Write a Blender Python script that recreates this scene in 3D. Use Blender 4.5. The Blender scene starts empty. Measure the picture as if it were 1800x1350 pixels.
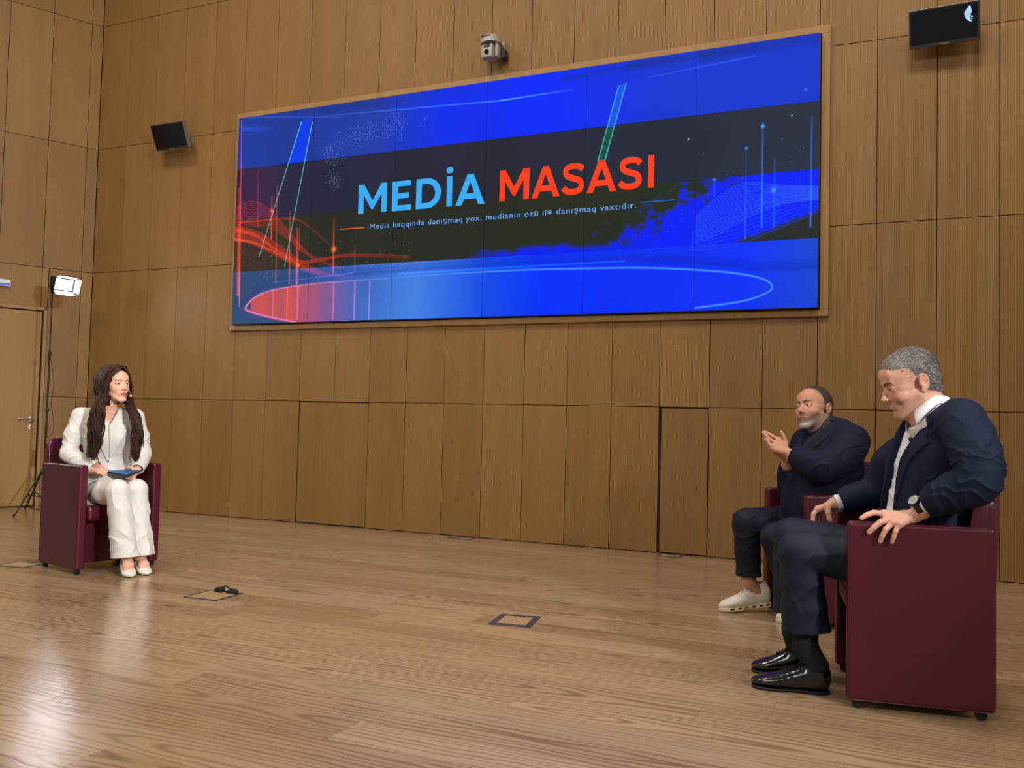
import bpy, bmesh, math, random
import numpy as np
from mathutils import Vector, Matrix

# ------------------------------------------------------------------ camera
FPX = 1545.7
YAW, PITCH, ROLL = np.radians([23.858, 2.432, 1.383])
CAM = np.array([6.16580, -6.97910, 1.02671])
cF = np.array([-np.sin(YAW)*np.cos(PITCH), np.cos(YAW)*np.cos(PITCH), np.sin(PITCH)])
_r = np.array([np.cos(YAW), np.sin(YAW), 0.0]); _u = np.cross(_r, cF)
cR = _r*np.cos(ROLL)+_u*np.sin(ROLL); cU = -_r*np.sin(ROLL)+_u*np.cos(ROLL)
sc = bpy.context.scene
COL = sc.collection
cam = bpy.data.objects.new('camera', bpy.data.cameras.new('camera')); COL.objects.link(cam)
cam.data.sensor_width = 36.0; cam.data.lens = FPX/1800*36.0
cam.data.clip_start = 0.05; cam.data.clip_end = 100
cam.matrix_world = Matrix(((cR[0], cU[0], -cF[0], CAM[0]), (cR[1], cU[1], -cF[1], CAM[1]), (cR[2], cU[2], -cF[2], CAM[2]), (0, 0, 0, 1)))
sc.camera = cam
# ------------------------------------------------------------------ world, lights, exposure
w = bpy.data.worlds.new('world'); sc.world = w; w.use_nodes = True
w.node_tree.nodes['Background'].inputs[0].default_value = (1.0, 0.93, 0.86, 1)
w.node_tree.nodes['Background'].inputs[1].default_value = 0.22
sc.view_settings.view_transform = 'Standard'; sc.view_settings.look = 'None'
sc.view_settings.exposure = 0.0; sc.view_settings.gamma = 1.0; sc.view_settings.use_curve_mapping = False

def area(name, loc, target, size, power, col, sy=None, spread=math.pi):
    l = bpy.data.lights.new(name, 'AREA'); l.energy = power; l.color = col
    l.shape = 'RECTANGLE'; l.size = size; l.size_y = sy or size; l.spread = spread
    o = bpy.data.objects.new(name, l); COL.objects.link(o); o.location = loc
    o.rotation_euler = (Vector(target)-Vector(loc)).to_track_quat('-Z', 'Y').to_euler()
    return o
WARM = (1.0, 0.89, 0.76)
area('ceiling_light', (0.0, -3.2, 6.6), (0.0, -1.6, 0), 1.0, 102, WARM)
area('ceiling_light', (3.0, -3.4, 6.6), (3.0, -1.6, 0), 1.0, 102, WARM)
area('ceiling_light', (6.2, -3.4, 6.6), (6.2, -1.8, 0), 1.0, 102, WARM)
area('ceiling_light', (9.5, -3.6, 6.6), (9.0, -1.6, 0), 1.0, 85, WARM)
area('hall_light', (3.5, -10.5, 6.2), (3.0, 0, 1.5), 5.0, 270, (1.0, 0.91, 0.80), 1.5)
area('stage_lamp_light', (9.6, -6.3, 3.0), (1.5, -2.7, 1.0), 0.35, 55, (0.97, 0.98, 1.0), spread=1.0)
area('stage_lamp_light', (-2.2, -2.9, 2.5), (5.6, -2.8, 1.3), 0.22, 24, (0.93, 0.96, 1.0))

# ------------------------------------------------------------------ helpers
def at(x, y, Y):                      # the world point on the vertical plane y=Y seen at a photo pixel
    d = cF+(x-900)/FPX*cR-(y-675)/FPX*cU
    return CAM+(Y-CAM[1])/d[1]*d
def s2l(c):
    c = np.asarray(c, float)/255.0
    return np.where(c <= .04045, c/12.92, ((c+.055)/1.055)**2.4)
def L(*c): return tuple(float(v) for v in s2l(c))+(1.0,)

def mat(name, col=(200, 200, 200), rough=.5, metal=0., spec=.5, coat=0., emis=None, estr=1., attr=None, sheen=0., bump=None, noise=None, sss=0.):
    m = bpy.data.materials.new(name); m.use_nodes = True
    nt = m.node_tree; b = nt.nodes['Principled BSDF']
    b.inputs['Base Color'].default_value = L(*col); b.inputs['Roughness'].default_value = rough
    b.inputs['Metallic'].default_value = metal; b.inputs['Specular IOR Level'].default_value = spec
    b.inputs['Coat Weight'].default_value = coat; b.inputs['Coat Roughness'].default_value = .15
    b.inputs['Sheen Weight'].default_value = sheen
    if sss: b.inputs['Subsurface Weight'].default_value = sss; b.inputs['Subsurface Radius'].default_value = (.008, .003, .0015); b.inputs['Subsurface Scale'].default_value = 1.0
    if emis is not None: b.inputs['Emission Color'].default_value = L(*emis); b.inputs['Emission Strength'].default_value = estr
    N = nt.nodes; K = nt.links
    tc = N.new('ShaderNodeTexCoord')
    if attr:
        a = N.new('ShaderNodeAttribute'); a.attribute_name = attr; src = a.outputs['Color']
        if noise:
            nz = N.new('ShaderNodeTexNoise'); nz.inputs['Scale'].default_value = noise[0]; nz.inputs['Detail'].default_value = 4
            K.new(tc.outputs['Object'], nz.inputs['Vector'])
            mr = N.new('ShaderNodeMapRange'); mr.inputs[1].default_value = .3; mr.inputs[2].default_value = .7; mr.inputs[3].default_value = 1-noise[1]; mr.inputs[4].default_value = 1+noise[1]
            K.new(nz.outputs['Fac'], mr.inputs[0])
            vm = N.new('ShaderNodeVectorMath'); vm.operation = 'SCALE'; K.new(src, vm.inputs[0]); K.new(mr.outputs[0], vm.inputs['Scale']); src = vm.outputs[0]
        K.new(src, b.inputs['Base Color'])
    elif noise:
        nz = N.new('ShaderNodeTexNoise'); nz.inputs['Scale'].default_value = noise[0]; nz.inputs['Detail'].default_value = 4
        K.new(tc.outputs['Object'], nz.inputs['Vector'])
        mx = N.new('ShaderNodeMix'); mx.data_type = 'RGBA'
        c = np.array(L(*col)); lo = c*(1-noise[1]); hi = c*(1+noise[1]); lo[3] = hi[3] = 1
        mx.inputs[6].default_value = tuple(lo); mx.inputs[7].default_value = tuple(hi)
        K.new(nz.outputs['Fac'], mx.inputs[0]); K.new(mx.outputs[2], b.inputs['Base Color'])
    if bump:
        nz = N.new('ShaderNodeTexNoise'); nz.inputs['Scale'].default_value = bump[0]; nz.inputs['Detail'].default_value = 5
        K.new(tc.outputs['Object'], nz.inputs['Vector'])
        bp = N.new('ShaderNodeBump'); bp.inputs['Strength'].default_value = bump[1]; bp.inputs['Distance'].default_value = bump[2]
        K.new(nz.outputs['Fac'], bp.inputs['Height']); K.new(bp.outputs[0], b.inputs['Normal'])
    return m

def tag(o, label=None, cat=None, group=None, kind=None):
    for k, v in (('label', label), ('category', cat), ('group', group), ('kind', kind)):
        if v: o[k] = v
    return o
def empty(name, loc, rz=0.):
    o = bpy.data.objects.new(name, None); COL.objects.link(o); o.location = loc; o.rotation_euler = (0, 0, rz)
    o.empty_display_size = .1
    return o
def meshobj(name, verts, faces, m, parent=None, smooth=False, col=None, sharp=None):
    me = bpy.data.meshes.new(name)
    V = np.asarray(verts, np.float32)
    if isinstance(faces, np.ndarray) and faces.ndim == 2:
        n, k = faces.shape
        me.vertices.add(len(V)); me.vertices.foreach_set('co', V.ravel())
        me.loops.add(n*k); me.loops.foreach_set('vertex_index', faces.astype(np.int32).ravel())
        me.polygons.add(n); me.polygons.foreach_set('loop_start', np.arange(0, n*k, k, dtype=np.int32))
        me.polygons.foreach_set('loop_total', np.full(n, k, np.int32))
        me.update(calc_edges=True)
    else:
        me.from_pydata([tuple(float(a) for a in v) for v in V], [], [tuple(int(i) for i in f) for f in faces])
    if smooth: me.polygons.foreach_set('use_smooth', np.ones(len(me.polygons), bool))
    if col is not None:
        a = me.color_attributes.new('col', 'FLOAT_COLOR', 'POINT')
        c = np.ones((len(V), 4), np.float32); c[:, :3] = col; a.data.foreach_set('color', c.ravel())
    me.materials.append(m)
    if sharp is not None: me.set_sharp_from_angle(angle=math.radians(sharp))
    o = bpy.data.objects.new(name, me); COL.objects.link(o); o.parent = parent
    return o

class MB:                              # collects shapes into one mesh
    def __init__(s): s.v = []; s.f = []
    def add(s, V, Fc):
        n = len(s.v); s.v += [tuple(map(float, p)) for p in V]; s.f += [tuple(int(i)+n for i in f) for f in Fc]
    def bm(s, b, M=None):
        if M is not None: bmesh.ops.transform(b, matrix=M, verts=b.verts)
        b.verts.index_update(); s.add([v.co for v in b.verts], [[v.index for v in f.verts] for f in b.faces]); b.free()
    def box(s, lo, hi, bev=0., seg=2, M=None):
        b = bmesh.new(); bmesh.ops.create_cube(b, size=1.0)
        lo = Vector(lo); hi = Vector(hi)
        for v in b.verts: v.co = Vector([lo[i]+(v.co[i]+.5)*(hi[i]-lo[i]) for i in range(3)])
        if bev: bmesh.ops.bevel(b, geom=list(b.edges), offset=bev, segments=seg, profile=.5, affect='EDGES')
        s.bm(b, M)
    def cyl(s, a, b_, r, r2=None, n=16):
        a = Vector(a); b_ = Vector(b_); d = b_-a
        b = bmesh.new(); bmesh.ops.create_cone(b, cap_ends=True, segments=n, radius1=r, radius2=r if r2 is None else r2, depth=d.length)
        s.bm(b, Matrix.Translation((a+b_)/2) @ d.to_track_quat('Z', 'Y').to_matrix().to_4x4())
    def sph(s, c, r, n=16, M=None, sc_=(1, 1, 1)):
        b = bmesh.new(); bmesh.ops.create_uvsphere(b, u_segments=n, v_segments=max(6, n//2), radius=r)
        s.bm(b, Matrix.Translation(c) @ (M or Matrix.Identity(4)) @ Matrix.Diagonal((*sc_, 1)))
    def tube(s, pts, r, n=8, caps=True):
        P = np.asarray(pts, float); R = np.full(len(P), r, float) if np.isscalar(r) else np.asarray(r, float)
        T = np.gradient(P, axis=0); T /= np.linalg.norm(T, axis=1)[:, None]+1e-12
        up = np.array([0, 0, 1.]) if abs(T[0][2]) < .9 else np.array([1., 0, 0])
        V = []; nrm = None
        for i in range(len(P)):
            if nrm is None: nrm = np.cross(T[i], up)
            nrm = nrm-T[i]*(nrm@T[i]); nrm /= np.linalg.norm(nrm)+1e-12; bn = np.cross(T[i], nrm)
            for k in range(n):
                a = 2*math.pi*k/n; V.append(P[i]+R[i]*(math.cos(a)*nrm+math.sin(a)*bn))
        Fc = [(i*n+k, i*n+(k+1) % n, (i+1)*n+(k+1) % n, (i+1)*n+k) for i in range(len(P)-1) for k in range(n)]
        if caps: Fc += [tuple(range(n))[::-1], tuple((len(P)-1)*n+k for k in range(n))]
        s.add(V, Fc)
    def build(s, name, m, parent=None, smooth=False, sharp=40):
        return meshobj(name, s.v, s.f, m, parent, smooth, sharp=sharp if smooth else None)
def tuft_spline(pts, n):               # Catmull-Rom through pts, n samples
    P = np.asarray(pts, float); P = np.vstack([2*P[0]-P[1], P, 2*P[-1]-P[-2]])
    k = len(P)-3; out = []
    for t in np.linspace(0, k-1e-6, n):
        i = int(t); u = t-i; a, b, c, d = P[i:i+4]
        out.append(.5*((2*b)+(-a+c)*u+(2*a-5*b+4*c-d)*u*u+(-a+3*b-3*c+d)*u**3))
    return np.array(out)

# ------------------------------------------------------------------ room materials
def wood_wall(name, base=(138, 102, 56), var=.07, grain=1.0):
    m = bpy.data.materials.new(name); m.use_nodes = True; nt = m.node_tree; N = nt.nodes; K = nt.links; b = N['Principled BSDF']
    b.inputs['Roughness'].default_value = .55; b.inputs['Specular IOR Level'].default_value = .35
    tc = N.new('ShaderNodeTexCoord'); a = N.new('ShaderNodeAttribute'); a.attribute_name = 'col'
    mp = N.new('ShaderNodeMapping'); mp.inputs['Scale'].default_value = (70, 70, 2.2); K.new(tc.outputs['Object'], mp.inputs[0])
    off = N.new('ShaderNodeVectorMath'); off.operation = 'MULTIPLY_ADD'; off.inputs[1].default_value = (31, 17, 53)
    K.new(a.outputs['Color'], off.inputs[0]); K.new(mp.outputs[0], off.inputs[2])
    n1 = N.new('ShaderNodeTexNoise'); n1.inputs['Scale'].default_value = 1.0; n1.inputs['Detail'].default_value = 6; n1.inputs['Roughness'].default_value = .6
    K.new(off.outputs[0], n1.inputs['Vector'])
    mp2 = N.new('ShaderNodeMapping'); mp2.inputs['Scale'].default_value = (7, 7, .5); K.new(off.outputs[0], mp2.inputs[0]); mp2.inputs['Scale'].default_value = (.08, .08, .25)
    n2 = N.new('ShaderNodeTexNoise'); n2.inputs['Scale'].default_value = 1.0; n2.inputs['Detail'].default_value = 3; K.new(mp2.outputs[0], n2.inputs['Vector'])
    cr = N.new('ShaderNodeValToRGB'); c = np.array(base, float)
    cr.color_ramp.elements[0].position = .28; cr.color_ramp.elements[0].color = L(*(c*(.90)))
    cr.color_ramp.elements[1].position = .72; cr.color_ramp.elements[1].color = L(*np.minimum(255, c*1.07))
    mx = N.new('ShaderNodeMath'); mx.operation = 'MULTIPLY_ADD'; mx.inputs[1].default_value = .55; K.new(n1.outputs['Fac'], mx.inputs[0])
    m2 = N.new('ShaderNodeMath'); m2.operation = 'MULTIPLY'; m2.inputs[1].default_value = .45; K.new(n2.outputs['Fac'], m2.inputs[0]); K.new(m2.outputs[0], mx.inputs[2])
    K.new(mx.outputs[0], cr.inputs[0])
    sx = N.new('ShaderNodeSeparateColor'); K.new(a.outputs['Color'], sx.inputs[0])
    tint = N.new('ShaderNodeMix'); tint.data_type = 'RGBA'; tint.blend_type = 'MULTIPLY'; tint.inputs[0].default_value = 1
    t2 = N.new('ShaderNodeMix'); t2.data_type = 'RGBA'; t2.inputs[6].default_value = (1-var, 1-var*1.2, 1-var*1.7, 1); t2.inputs[7].default_value = (1+var, 1+var, 1+var*.9, 1)
    K.new(sx.outputs[0], t2.inputs[0]); K.new(cr.outputs[0], tint.inputs[6]); K.new(t2.outputs[2], tint.inputs[7])
    K.new(tint.outputs[2], b.inputs['Base Color'])
    return m
M_wall = wood_wall('oak_panel_groove'); M_wallL = wood_wall('oak_panel_left'); M_door = wood_wall('oak_door', (150, 114, 64), .03); M_trim = wood_wall('oak_trim', (152, 116, 68), .03)
M_gap = mat('dark_gap', (40, 24, 13), .9)

def wood_floor():
    m = bpy.data.materials.new('oak_floor'); m.use_nodes = True; nt = m.node_tree; N = nt.nodes; K = nt.links; b = N['Principled BSDF']
    def math_(op, a=None, c=None, v=None):
        n = N.new('ShaderNodeMath'); n.operation = op
        for i, q in enumerate((a, c, v)):
            if q is None: continue
            if isinstance(q, (int, float)): n.inputs[i].default_value = q
            else: K.new(q, n.inputs[i])
        return n.outputs[0]
    tc = N.new('ShaderNodeTexCoord'); a = N.new('ShaderNodeAttribute'); a.attribute_name = 'col'
    sep = N.new('ShaderNodeSeparateXYZ'); K.new(tc.outputs['Object'], sep.inputs[0]); sc_ = N.new('ShaderNodeSeparateColor'); K.new(a.outputs['Color'], sc_.inputs[0])
    X, Y = sep.outputs[0], sep.outputs[1]; r1, r2, r3 = sc_.outputs[0], sc_.outputs[1], sc_.outputs[2]
    # each plank is a flat cut through a trunk: rings are distance from a wandering axis
    def comb(x, y, z):
        n = N.new('ShaderNodeCombineXYZ')
        for i, q in enumerate((x, y, z)):
            if isinstance(q, (int, float)): n.inputs[i].default_value = q
            else: K.new(q, n.inputs[i])
        return n.outputs[0]
    def noise(vec, scale, det=2, rough=.5):
        n = N.new('ShaderNodeTexNoise'); n.inputs['Scale'].default_value = scale; n.inputs['Detail'].default_value = det; n.inputs['Roughness'].default_value = rough
        K.new(vec, n.inputs['Vector']); return n.outputs['Fac']
    seed = math_('MULTIPLY', r2, 40.0)
    depth = math_('MULTIPLY', math_('SUBTRACT', noise(comb(math_('MULTIPLY', X, .9), math_('MULTIPLY', Y, .6), seed), 1.0, 1), .5), .34)
    yl = math_('SUBTRACT', Y, sc_.outputs[2])                       # offset from plank's centre line is stored in blue
    wob = math_('MULTIPLY', math_('SUBTRACT', noise(comb(math_('MULTIPLY', X, 3.2), math_('MULTIPLY', Y, 16), seed), 1.0, 3), .5), .05)
    yy = math_('ADD', math_('ADD', yl, wob), math_('MULTIPLY', math_('SUBTRACT', r1, .5), .12))
    yy = math_('MULTIPLY', yy, 1.2)
    ring = math_('SQRT', math_('ADD', math_('MULTIPLY', yy, yy), math_('MULTIPLY', depth, depth)))
    fine = math_('MULTIPLY', noise(comb(math_('MULTIPLY', X, 9), math_('MULTIPLY', Y, 90), seed), 1.0, 3), .006)
    ph = math_('MULTIPLY', math_('ADD', ring, fine), 2*math.pi*33)
    s = math_('POWER', math_('MULTIPLY_ADD', math_('SINE', ph), .5, .5), 3.0)
    pores = noise(comb(math_('MULTIPLY', X, 14), math_('MULTIPLY', Y, 380), seed), 1.0, 4, .7)
    blot = noise(comb(math_('MULTIPLY', X, 1.2), math_('MULTIPLY', Y, 5), seed), 1.0, 3)
    # colour
    cA = N.new('ShaderNodeMix'); cA.data_type = 'RGBA'; cA.inputs[6].default_value = L(157, 128, 99); cA.inputs[7].default_value = L(173, 146, 116); K.new(r1, cA.inputs[0])
    cB = N.new('ShaderNodeMix'); cB.data_type = 'RGBA'; cB.blend_type = 'MULTIPLY'; cB.inputs[7].default_value = (.42, .33, .26, 1); K.new(cA.outputs[2], cB.inputs[6])
    amt = math_('MULTIPLY', s, math_('MULTIPLY_ADD', r2, .55, .38)); K.new(amt, cB.inputs[0])
    cC = N.new('ShaderNodeMix'); cC.data_type = 'RGBA'; cC.blend_type = 'MULTIPLY'; cC.inputs[7].default_value = (.55, .48, .42, 1); K.new(cB.outputs[2], cC.inputs[6])
    pm = N.new('ShaderNodeMapRange'); pm.inputs[1].default_value = .52; pm.inputs[2].default_value = .75; pm.inputs[3].default_value = 0; pm.inputs[4].default_value = .6; K.new(pores, pm.inputs[0]); K.new(pm.outputs[0], cC.inputs[0])
    cD = N.new('ShaderNodeMix'); cD.data_type = 'RGBA'; cD.blend_type = 'MULTIPLY'; cD.inputs[0].default_value = 1
    bm_ = N.new('ShaderNodeMapRange'); bm_.inputs[1].default_value = .3; bm_.inputs[2].default_value = .7; bm_.inputs[3].default_value = .90; bm_.inputs[4].default_value = 1.08; K.new(blot, bm_.inputs[0])
    K.new(cC.outputs[2], cD.inputs[6]); K.new(bm_.outputs[0], cD.inputs[7])
    K.new(cD.outputs[2], b.inputs['Base Color'])
    rr = N.new('ShaderNodeMapRange'); rr.inputs[3].default_value = .10; rr.inputs[4].default_value = .21; K.new(pores, rr.inputs[0]); K.new(rr.outputs[0], b.inputs['Roughness'])
    b.inputs['Specular IOR Level'].default_value = .5
    bp = N.new('ShaderNodeBump'); bp.inputs['Strength'].default_value = .35; bp.inputs['Distance'].default_value = .0006; bp.invert = True
    K.new(math_('ADD', s, pores), bp.inputs['Height']); K.new(bp.outputs[0], b.inputs['Normal'])
    return m
M_floor = wood_floor()
M_edge = mat('plank_joint', (96, 70, 46), .8)

# ------------------------------------------------------------------ floor: planks along x, one mesh
rng = random.Random(7)
def build_floor():
    V = []; Fc = []; Cc = []
    pw = 0.185; y = 0.03; row = 0
    while y > -9.2:
        y0 = y-pw; x = -4.0-rng.random()*2.0
        while x < 11.5:
            ln = rng.uniform(1.8, 3.6); x1 = x+ln; g = .0004
            n = len(V); V += [(x+g, y0+g, 0), (x1-g, y0+g, 0), (x1-g, y-g, 0), (x+g, y-g, 0)]
            Fc.append((n, n+1, n+2, n+3)); c = (rng.random(), rng.random(), y0+pw/2)
            Cc += [c]*4; x = x1
        y = y0; row += 1
    o = meshobj('floor', V, np.array(Fc), M_floor, col=np.array(Cc)); tag(o, kind='structure')
    m2 = MB(); m2.box((-6, -9.3, -.12), (11.6, .03, -.0012)); ob = m2.build('floor_base', M_edge, o)
build_floor()

# ------------------------------------------------------------------ back wall: grooved oak panels, real grooves and joints
seams = [-2.434, -2.034, -1.62, -1.21, -.803, -.393, .005, .412, .822, 1.229, 1.62, 2.015, 2.412, 2.803, 3.192, 3.587, 3.98, 4.382, 4.784, 5.19, 5.59, 5.998, 6.40, 6.80, 7.20, 7.60, 8.0, 8.4, 8.8, 9.2, 9.6, 10.0]
rows = [0.004, 1.173, 2.556, 3.94, 5.337, 6.75]
def groove_profile(x0, x1, gap=.0060, groove=True, npan=None, gw=.0021, gd=.0026):
    p = [(x0+gap/2, .012), (x0+gap/2, 0)]
    if groove:
        npan = npan or max(2, round((x1-x0)/.0111)); pitch = (x1-x0)/npan
        for i in range(1, npan):
            xc = x0+i*pitch; p += [(xc-gw/2, 0), (xc-gw/2, gd), (xc+gw/2, gd), (xc+gw/2, 0)]
    p += [(x1-gap/2, 0), (x1-gap/2, .012)]
    return p
def panel_wall(spans, rws, place, rg):      # spans (x0,x1,groove) ; place(s, depth, z)->xyz
    V = []; Fc = []; Cc = []
    for (x0, x1, gr, zr) in spans:
        pr_ = groove_profile(x0, x1, groove=gr)
        for z0, z1 in zr:
            c = (rg.random(), rg.random(), rg.random()); n = len(V); k = len(pr_)
            for z in (z0+.0028, z1-.0028):
                for s_, d in pr_: V.append(place(s_, d, z)); Cc.append(c)
            Fc += [(n+i, n+i+1, n+k+i+1, n+k+i) for i in range(k-1)]
            # top and bottom edge caps
            for base, zz in ((n, z0+.0032), (n+k, z1-.0032)):
                q = len(V); V += [place(x0, .012, zz), place(x1, .012, zz), place(x0, 0.004, zz), place(x1, .004, zz)]; Cc += [c]*4; Fc.append((q, q+1, q+3, q+2))
    return V, Fc, Cc
rg = random.Random(3)
spans = []
for i in range(1, len(seams)-1):
    x0, x1 = seams[i], seams[i+1]
    zr = [(rows[j], rows[j+1]) for j in range(5)]
    spans.append((x0, x1, True, zr))
spans.insert(0, (-2.04, -2.034, False, [(rows[j], rows[j+1]) for j in range(5)]))
# the two service hatches take whole panels out of the bottom row
hatch_idx = {(.822, 1.62), (4.384, 4.784)}
sp2 = []
for (x0, x1, g, zr) in spans:
    if (x0 >= .82 and x1 <= 1.63) or abs(x0-4.382) < .01: zr = zr[1:]
    sp2.append((x0, x1, g, zr))
V, Fc, Cc = panel_wall(sp2, rows, lambda s, d, z: (s, d, z), rg)
wb = meshobj('wall_back', V, Fc, M_wall, col=np.array(Cc)); tag(wb, kind='structure')
m_ = MB(); m_.box((-2.3, .012, 0), (10.0, .12, 6.8)); m_.build('wall_backing', M_gap, wb)
def hatch(name, x0, x1, zt, gl, gr_, gt, faint, swing=0.):
    root = empty(name, (x0, 0, 0)); tag(root, kind='structure')
    V, Fc, Cc = [], [], []
    pp = groove_profile(0, x1-x0, gap=0.0)
    pp = [(max(gl, min(x1-x0-gr_, s)), d) for s, d in pp]
    for z in (.012, zt-gt):
        for s_, d in pp: V.append((s_, d-.002, z)); Cc.append((.25, .4, .7))
    k = len(pp); Fc = [(i, i+1, k+i+1, k+i) for i in range(k-1)]
    meshobj('leaf', V, Fc, M_wall, root, col=np.array(Cc))
hatch('door_2', .822, 1.62, 1.173, .014, .003, .010, True)
hatch('door_3', 4.382, 4.784, 1.173, .022, .006, .014, False)

# ------------------------------------------------------------------ left wall, turned about 117 degrees to the back wall
LW0 = np.array([-2.04, 0.0]); LWd = np.array([-.41, -.82]); LWd /= np.hypot(*LWd); LWn = np.array([LWd[1], -LWd[0]])*-1
if LWn @ (np.array([1.0, -1.0])) < 0: LWn = -LWn
def lw(s, d, z): return (LW0[0]+LWd[0]*s-LWn[0]*d, LW0[1]+LWd[1]*s-LWn[1]*d, z)
rg = random.Random(5); spl = []
ls = [0, .115, .50, .915, 1.32, 1.72, 2.12, 2.52, 2.92]
allr = [(rows[j], rows[j+1]) for j in range(5)]
D0, D1, DZ = .475, 1.36, 2.085
for i in range(len(ls)-1):
    a, b_ = ls[i], ls[i+1]
    if a >= .45 and b_ <= 1.4: spl.append((a, b_, True, [(2.13, rows[2])]+allr[2:]))
    elif a < D0 < b_ or a < .5 <= b_:
        spl.append((a, min(b_, .435), True, allr[:2])); spl.append((a, b_, True, allr[2:])); spl.append((.437, b_, False, [(2.13, rows[2])]))
    else: spl.append((a, b_, True, allr))
V, Fc, Cc = panel_wall(spl, rows, lw, rg)
wl = meshobj('wall_left', V, Fc, M_wallL, col=np.array(Cc)); tag(wl, kind='structure')
V = [lw(0, .013, 0), lw(3, .013, 0), lw(3, .013, 6.8), lw(0, .013, 6.8), lw(0, .1, 0), lw(3, .1, 0), lw(3, .1, 6.8), lw(0, .1, 6.8)]
meshobj('wall_backing', V, [(0, 1, 2, 3), (4, 7, 6, 5), (0, 4, 5, 1), (3, 2, 6, 7)], M_gap, wl)
def lbox(mb, s0, s1, d0, d1, z0, z1):
    P = [lw(s, d, z) for z in (z0, z1) for s, d in ((s0, d0), (s1, d0), (s1, d1), (s0, d1))]
    mb.add(P, [(0, 1, 2, 3), (4, 7, 6, 5), (0, 4, 5, 1), (1, 5, 6, 2), (2, 6, 7, 3), (3, 7, 4, 0)])
door = empty('door_1', lw(D0, 0, 0)); tag(door, kind='structure')
def reloc(o, root):                    # meshes built in world coordinates, hung under a root that has a place
    o.parent = root; o.matrix_parent_inverse = Matrix.Translation(-Vector(root.location)); return o
def cm(o, c=(.5, .5, .5)):
    me = o.data; a = me.color_attributes.new('col', 'FLOAT_COLOR', 'POINT'); a.data.foreach_set('color', np.tile(np.array([*c, 1.], np.float32), len(me.vertices))); return o
mb = MB(); lbox(mb, D0+.012, D1-.005, -.004, .010, .012, DZ-.006); cm(reloc(mb.build('leaf', M_door), door))
mb = MB(); lbox(mb, .437, .468, -.012, .012, 0, 2.13); lbox(mb, .437, D1+.05, -.012, .012, DZ+.008, 2.13); lbox(mb, D1+.01, D1+.05, -.012, .012, 0, 2.13); cm(reloc(mb.build('door_frame', M_trim), door))
M_steel = mat('brushed_steel', (190, 186, 178), .3, 1.0)
mb = MB()
hp = lambda s, d, z: np.array(lw(s, d, z))
mb.cyl(hp(D0+.07, 0, .93), hp(D0+.07, -.012, .93), .026, n=20); mb.tube([hp(D0+.07, -.01, .93), hp(D0+.07, -.055, .93), hp(D0+.085, -.06, .93), hp(D0+.20, -.06, .928)], .009)
reloc(mb.build('door_handle', M_steel, smooth=True), door)
mb = MB(); mb.cyl(hp(D0+.07, 0, .845), hp(D0+.07, -.010, .845), .024, n=20); mb.box(hp(D0+.07, -.012, .845)-[.003, .003, .01], hp(D0+.07, -.012, .845)+[.003, .003, .01])
reloc(mb.build('keyhole_plate', M_steel, smooth=True), door)
# small sign plate over the door
M_sign = mat('sign_face', (205, 208, 214), .35); M_blue = mat('sign_stripe', (40, 90, 175), .35)
sg = empty('wall_sign', lw(.98, 0, 2.42)); tag(sg, 'white strip sign with blue lower stripe on the wood wall above the door', 'sign')
mb = MB(); lbox(mb, .80, 1.22, -.03, .002, 2.312, 2.382); reloc(mb.build('sign_body', M_sign), sg)
mb = MB(); lbox(mb, .805, 1.215, -.0315, -.03, 2.316, 2.343); reloc(mb.build('blue_stripe', M_blue), sg)
# ------------------------------------------------------------------ video wall
SX0, SX1, SZ0, SZ1, SY = .0196, 5.596, 1.934, 4.025, -.08
fr = MB()
fx0, fx1, fz0, fz1 = -.05, 5.668, 1.872, 4.098; fy = -.032
fr.box((fx0, fy, fz1-.062), (fx1, .0, fz1), .002, 1); fr.box((fx0, fy, fz0), (fx1, .0, fz0+.052), .002, 1)
fr.box((fx0, fy, fz0+.052), (fx0+.06, .0, fz1-.062), .002, 1); fr.box((fx1-.062, fy, fz0+.052), (fx1, .0, fz1-.062), .002, 1)
o = fr.build('trim_1', M_trim); cm(o); tag(o, kind='structure')

def PU(x, y):
    P = at(x, y, SY); return np.array([(P[0]-SX0)/(SX1-SX0), (P[2]-SZ0)/(SZ1-SZ0)])
NX, NZ = 1200, 448
uu, vv = np.meshgrid((np.arange(NX)+.5)/NX, (np.arange(NZ)+.5)/NZ)       # rows are v
ASP = (SZ1-SZ0)/(SX1-SX0)
def c3(*c): return s2l(c).astype(np.float64)
def smooth(a, b, x):
    t = np.clip((x-a)/(b-a), 0, 1); return t*t*(3-2*t)
def gradx(stops):                      # colours interpolated across u
    xs = [s[0] for s in stops]; cs = np.array([c3(*s[1]) for s in stops])
    return np.stack([np.interp(uu, xs, cs[:, i]) for i in range(3)], -1)
rs = np.random.RandomState(4)
def vnoise(nx, ny, seed):
    r = np.random.RandomState(seed).rand(ny+2, nx+2); X = uu*nx; Y = vv*ny; i = X.astype(int); j = Y.astype(int); a = X-i; b = Y-j
    a = a*a*(3-2*a); b = b*b*(3-2*b)
    return (r[j, i]*(1-a)+r[j, i+1]*a)*(1-b)+(r[j+1, i]*(1-a)+r[j+1, i+1]*a)*b
img = np.zeros((NZ, NX, 3))
row_t = gradx([(0, (34, 62, 165)), (.1, (30, 58, 150)), (.3, (32, 60, 170)), (.42, (5, 45, 235)), (.6, (0, 40, 250)), (.8, (16, 55, 210)), (1, (18, 55, 205))])
row_2 = gradx([(0, (62, 36, 66)), (.06, (58, 40, 70)), (.12, (42, 42, 66)), (.25, (38, 40, 62)), (.5, (38, 38, 52)), (.8, (36, 42, 58)), (1, (44, 50, 68))])
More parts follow.
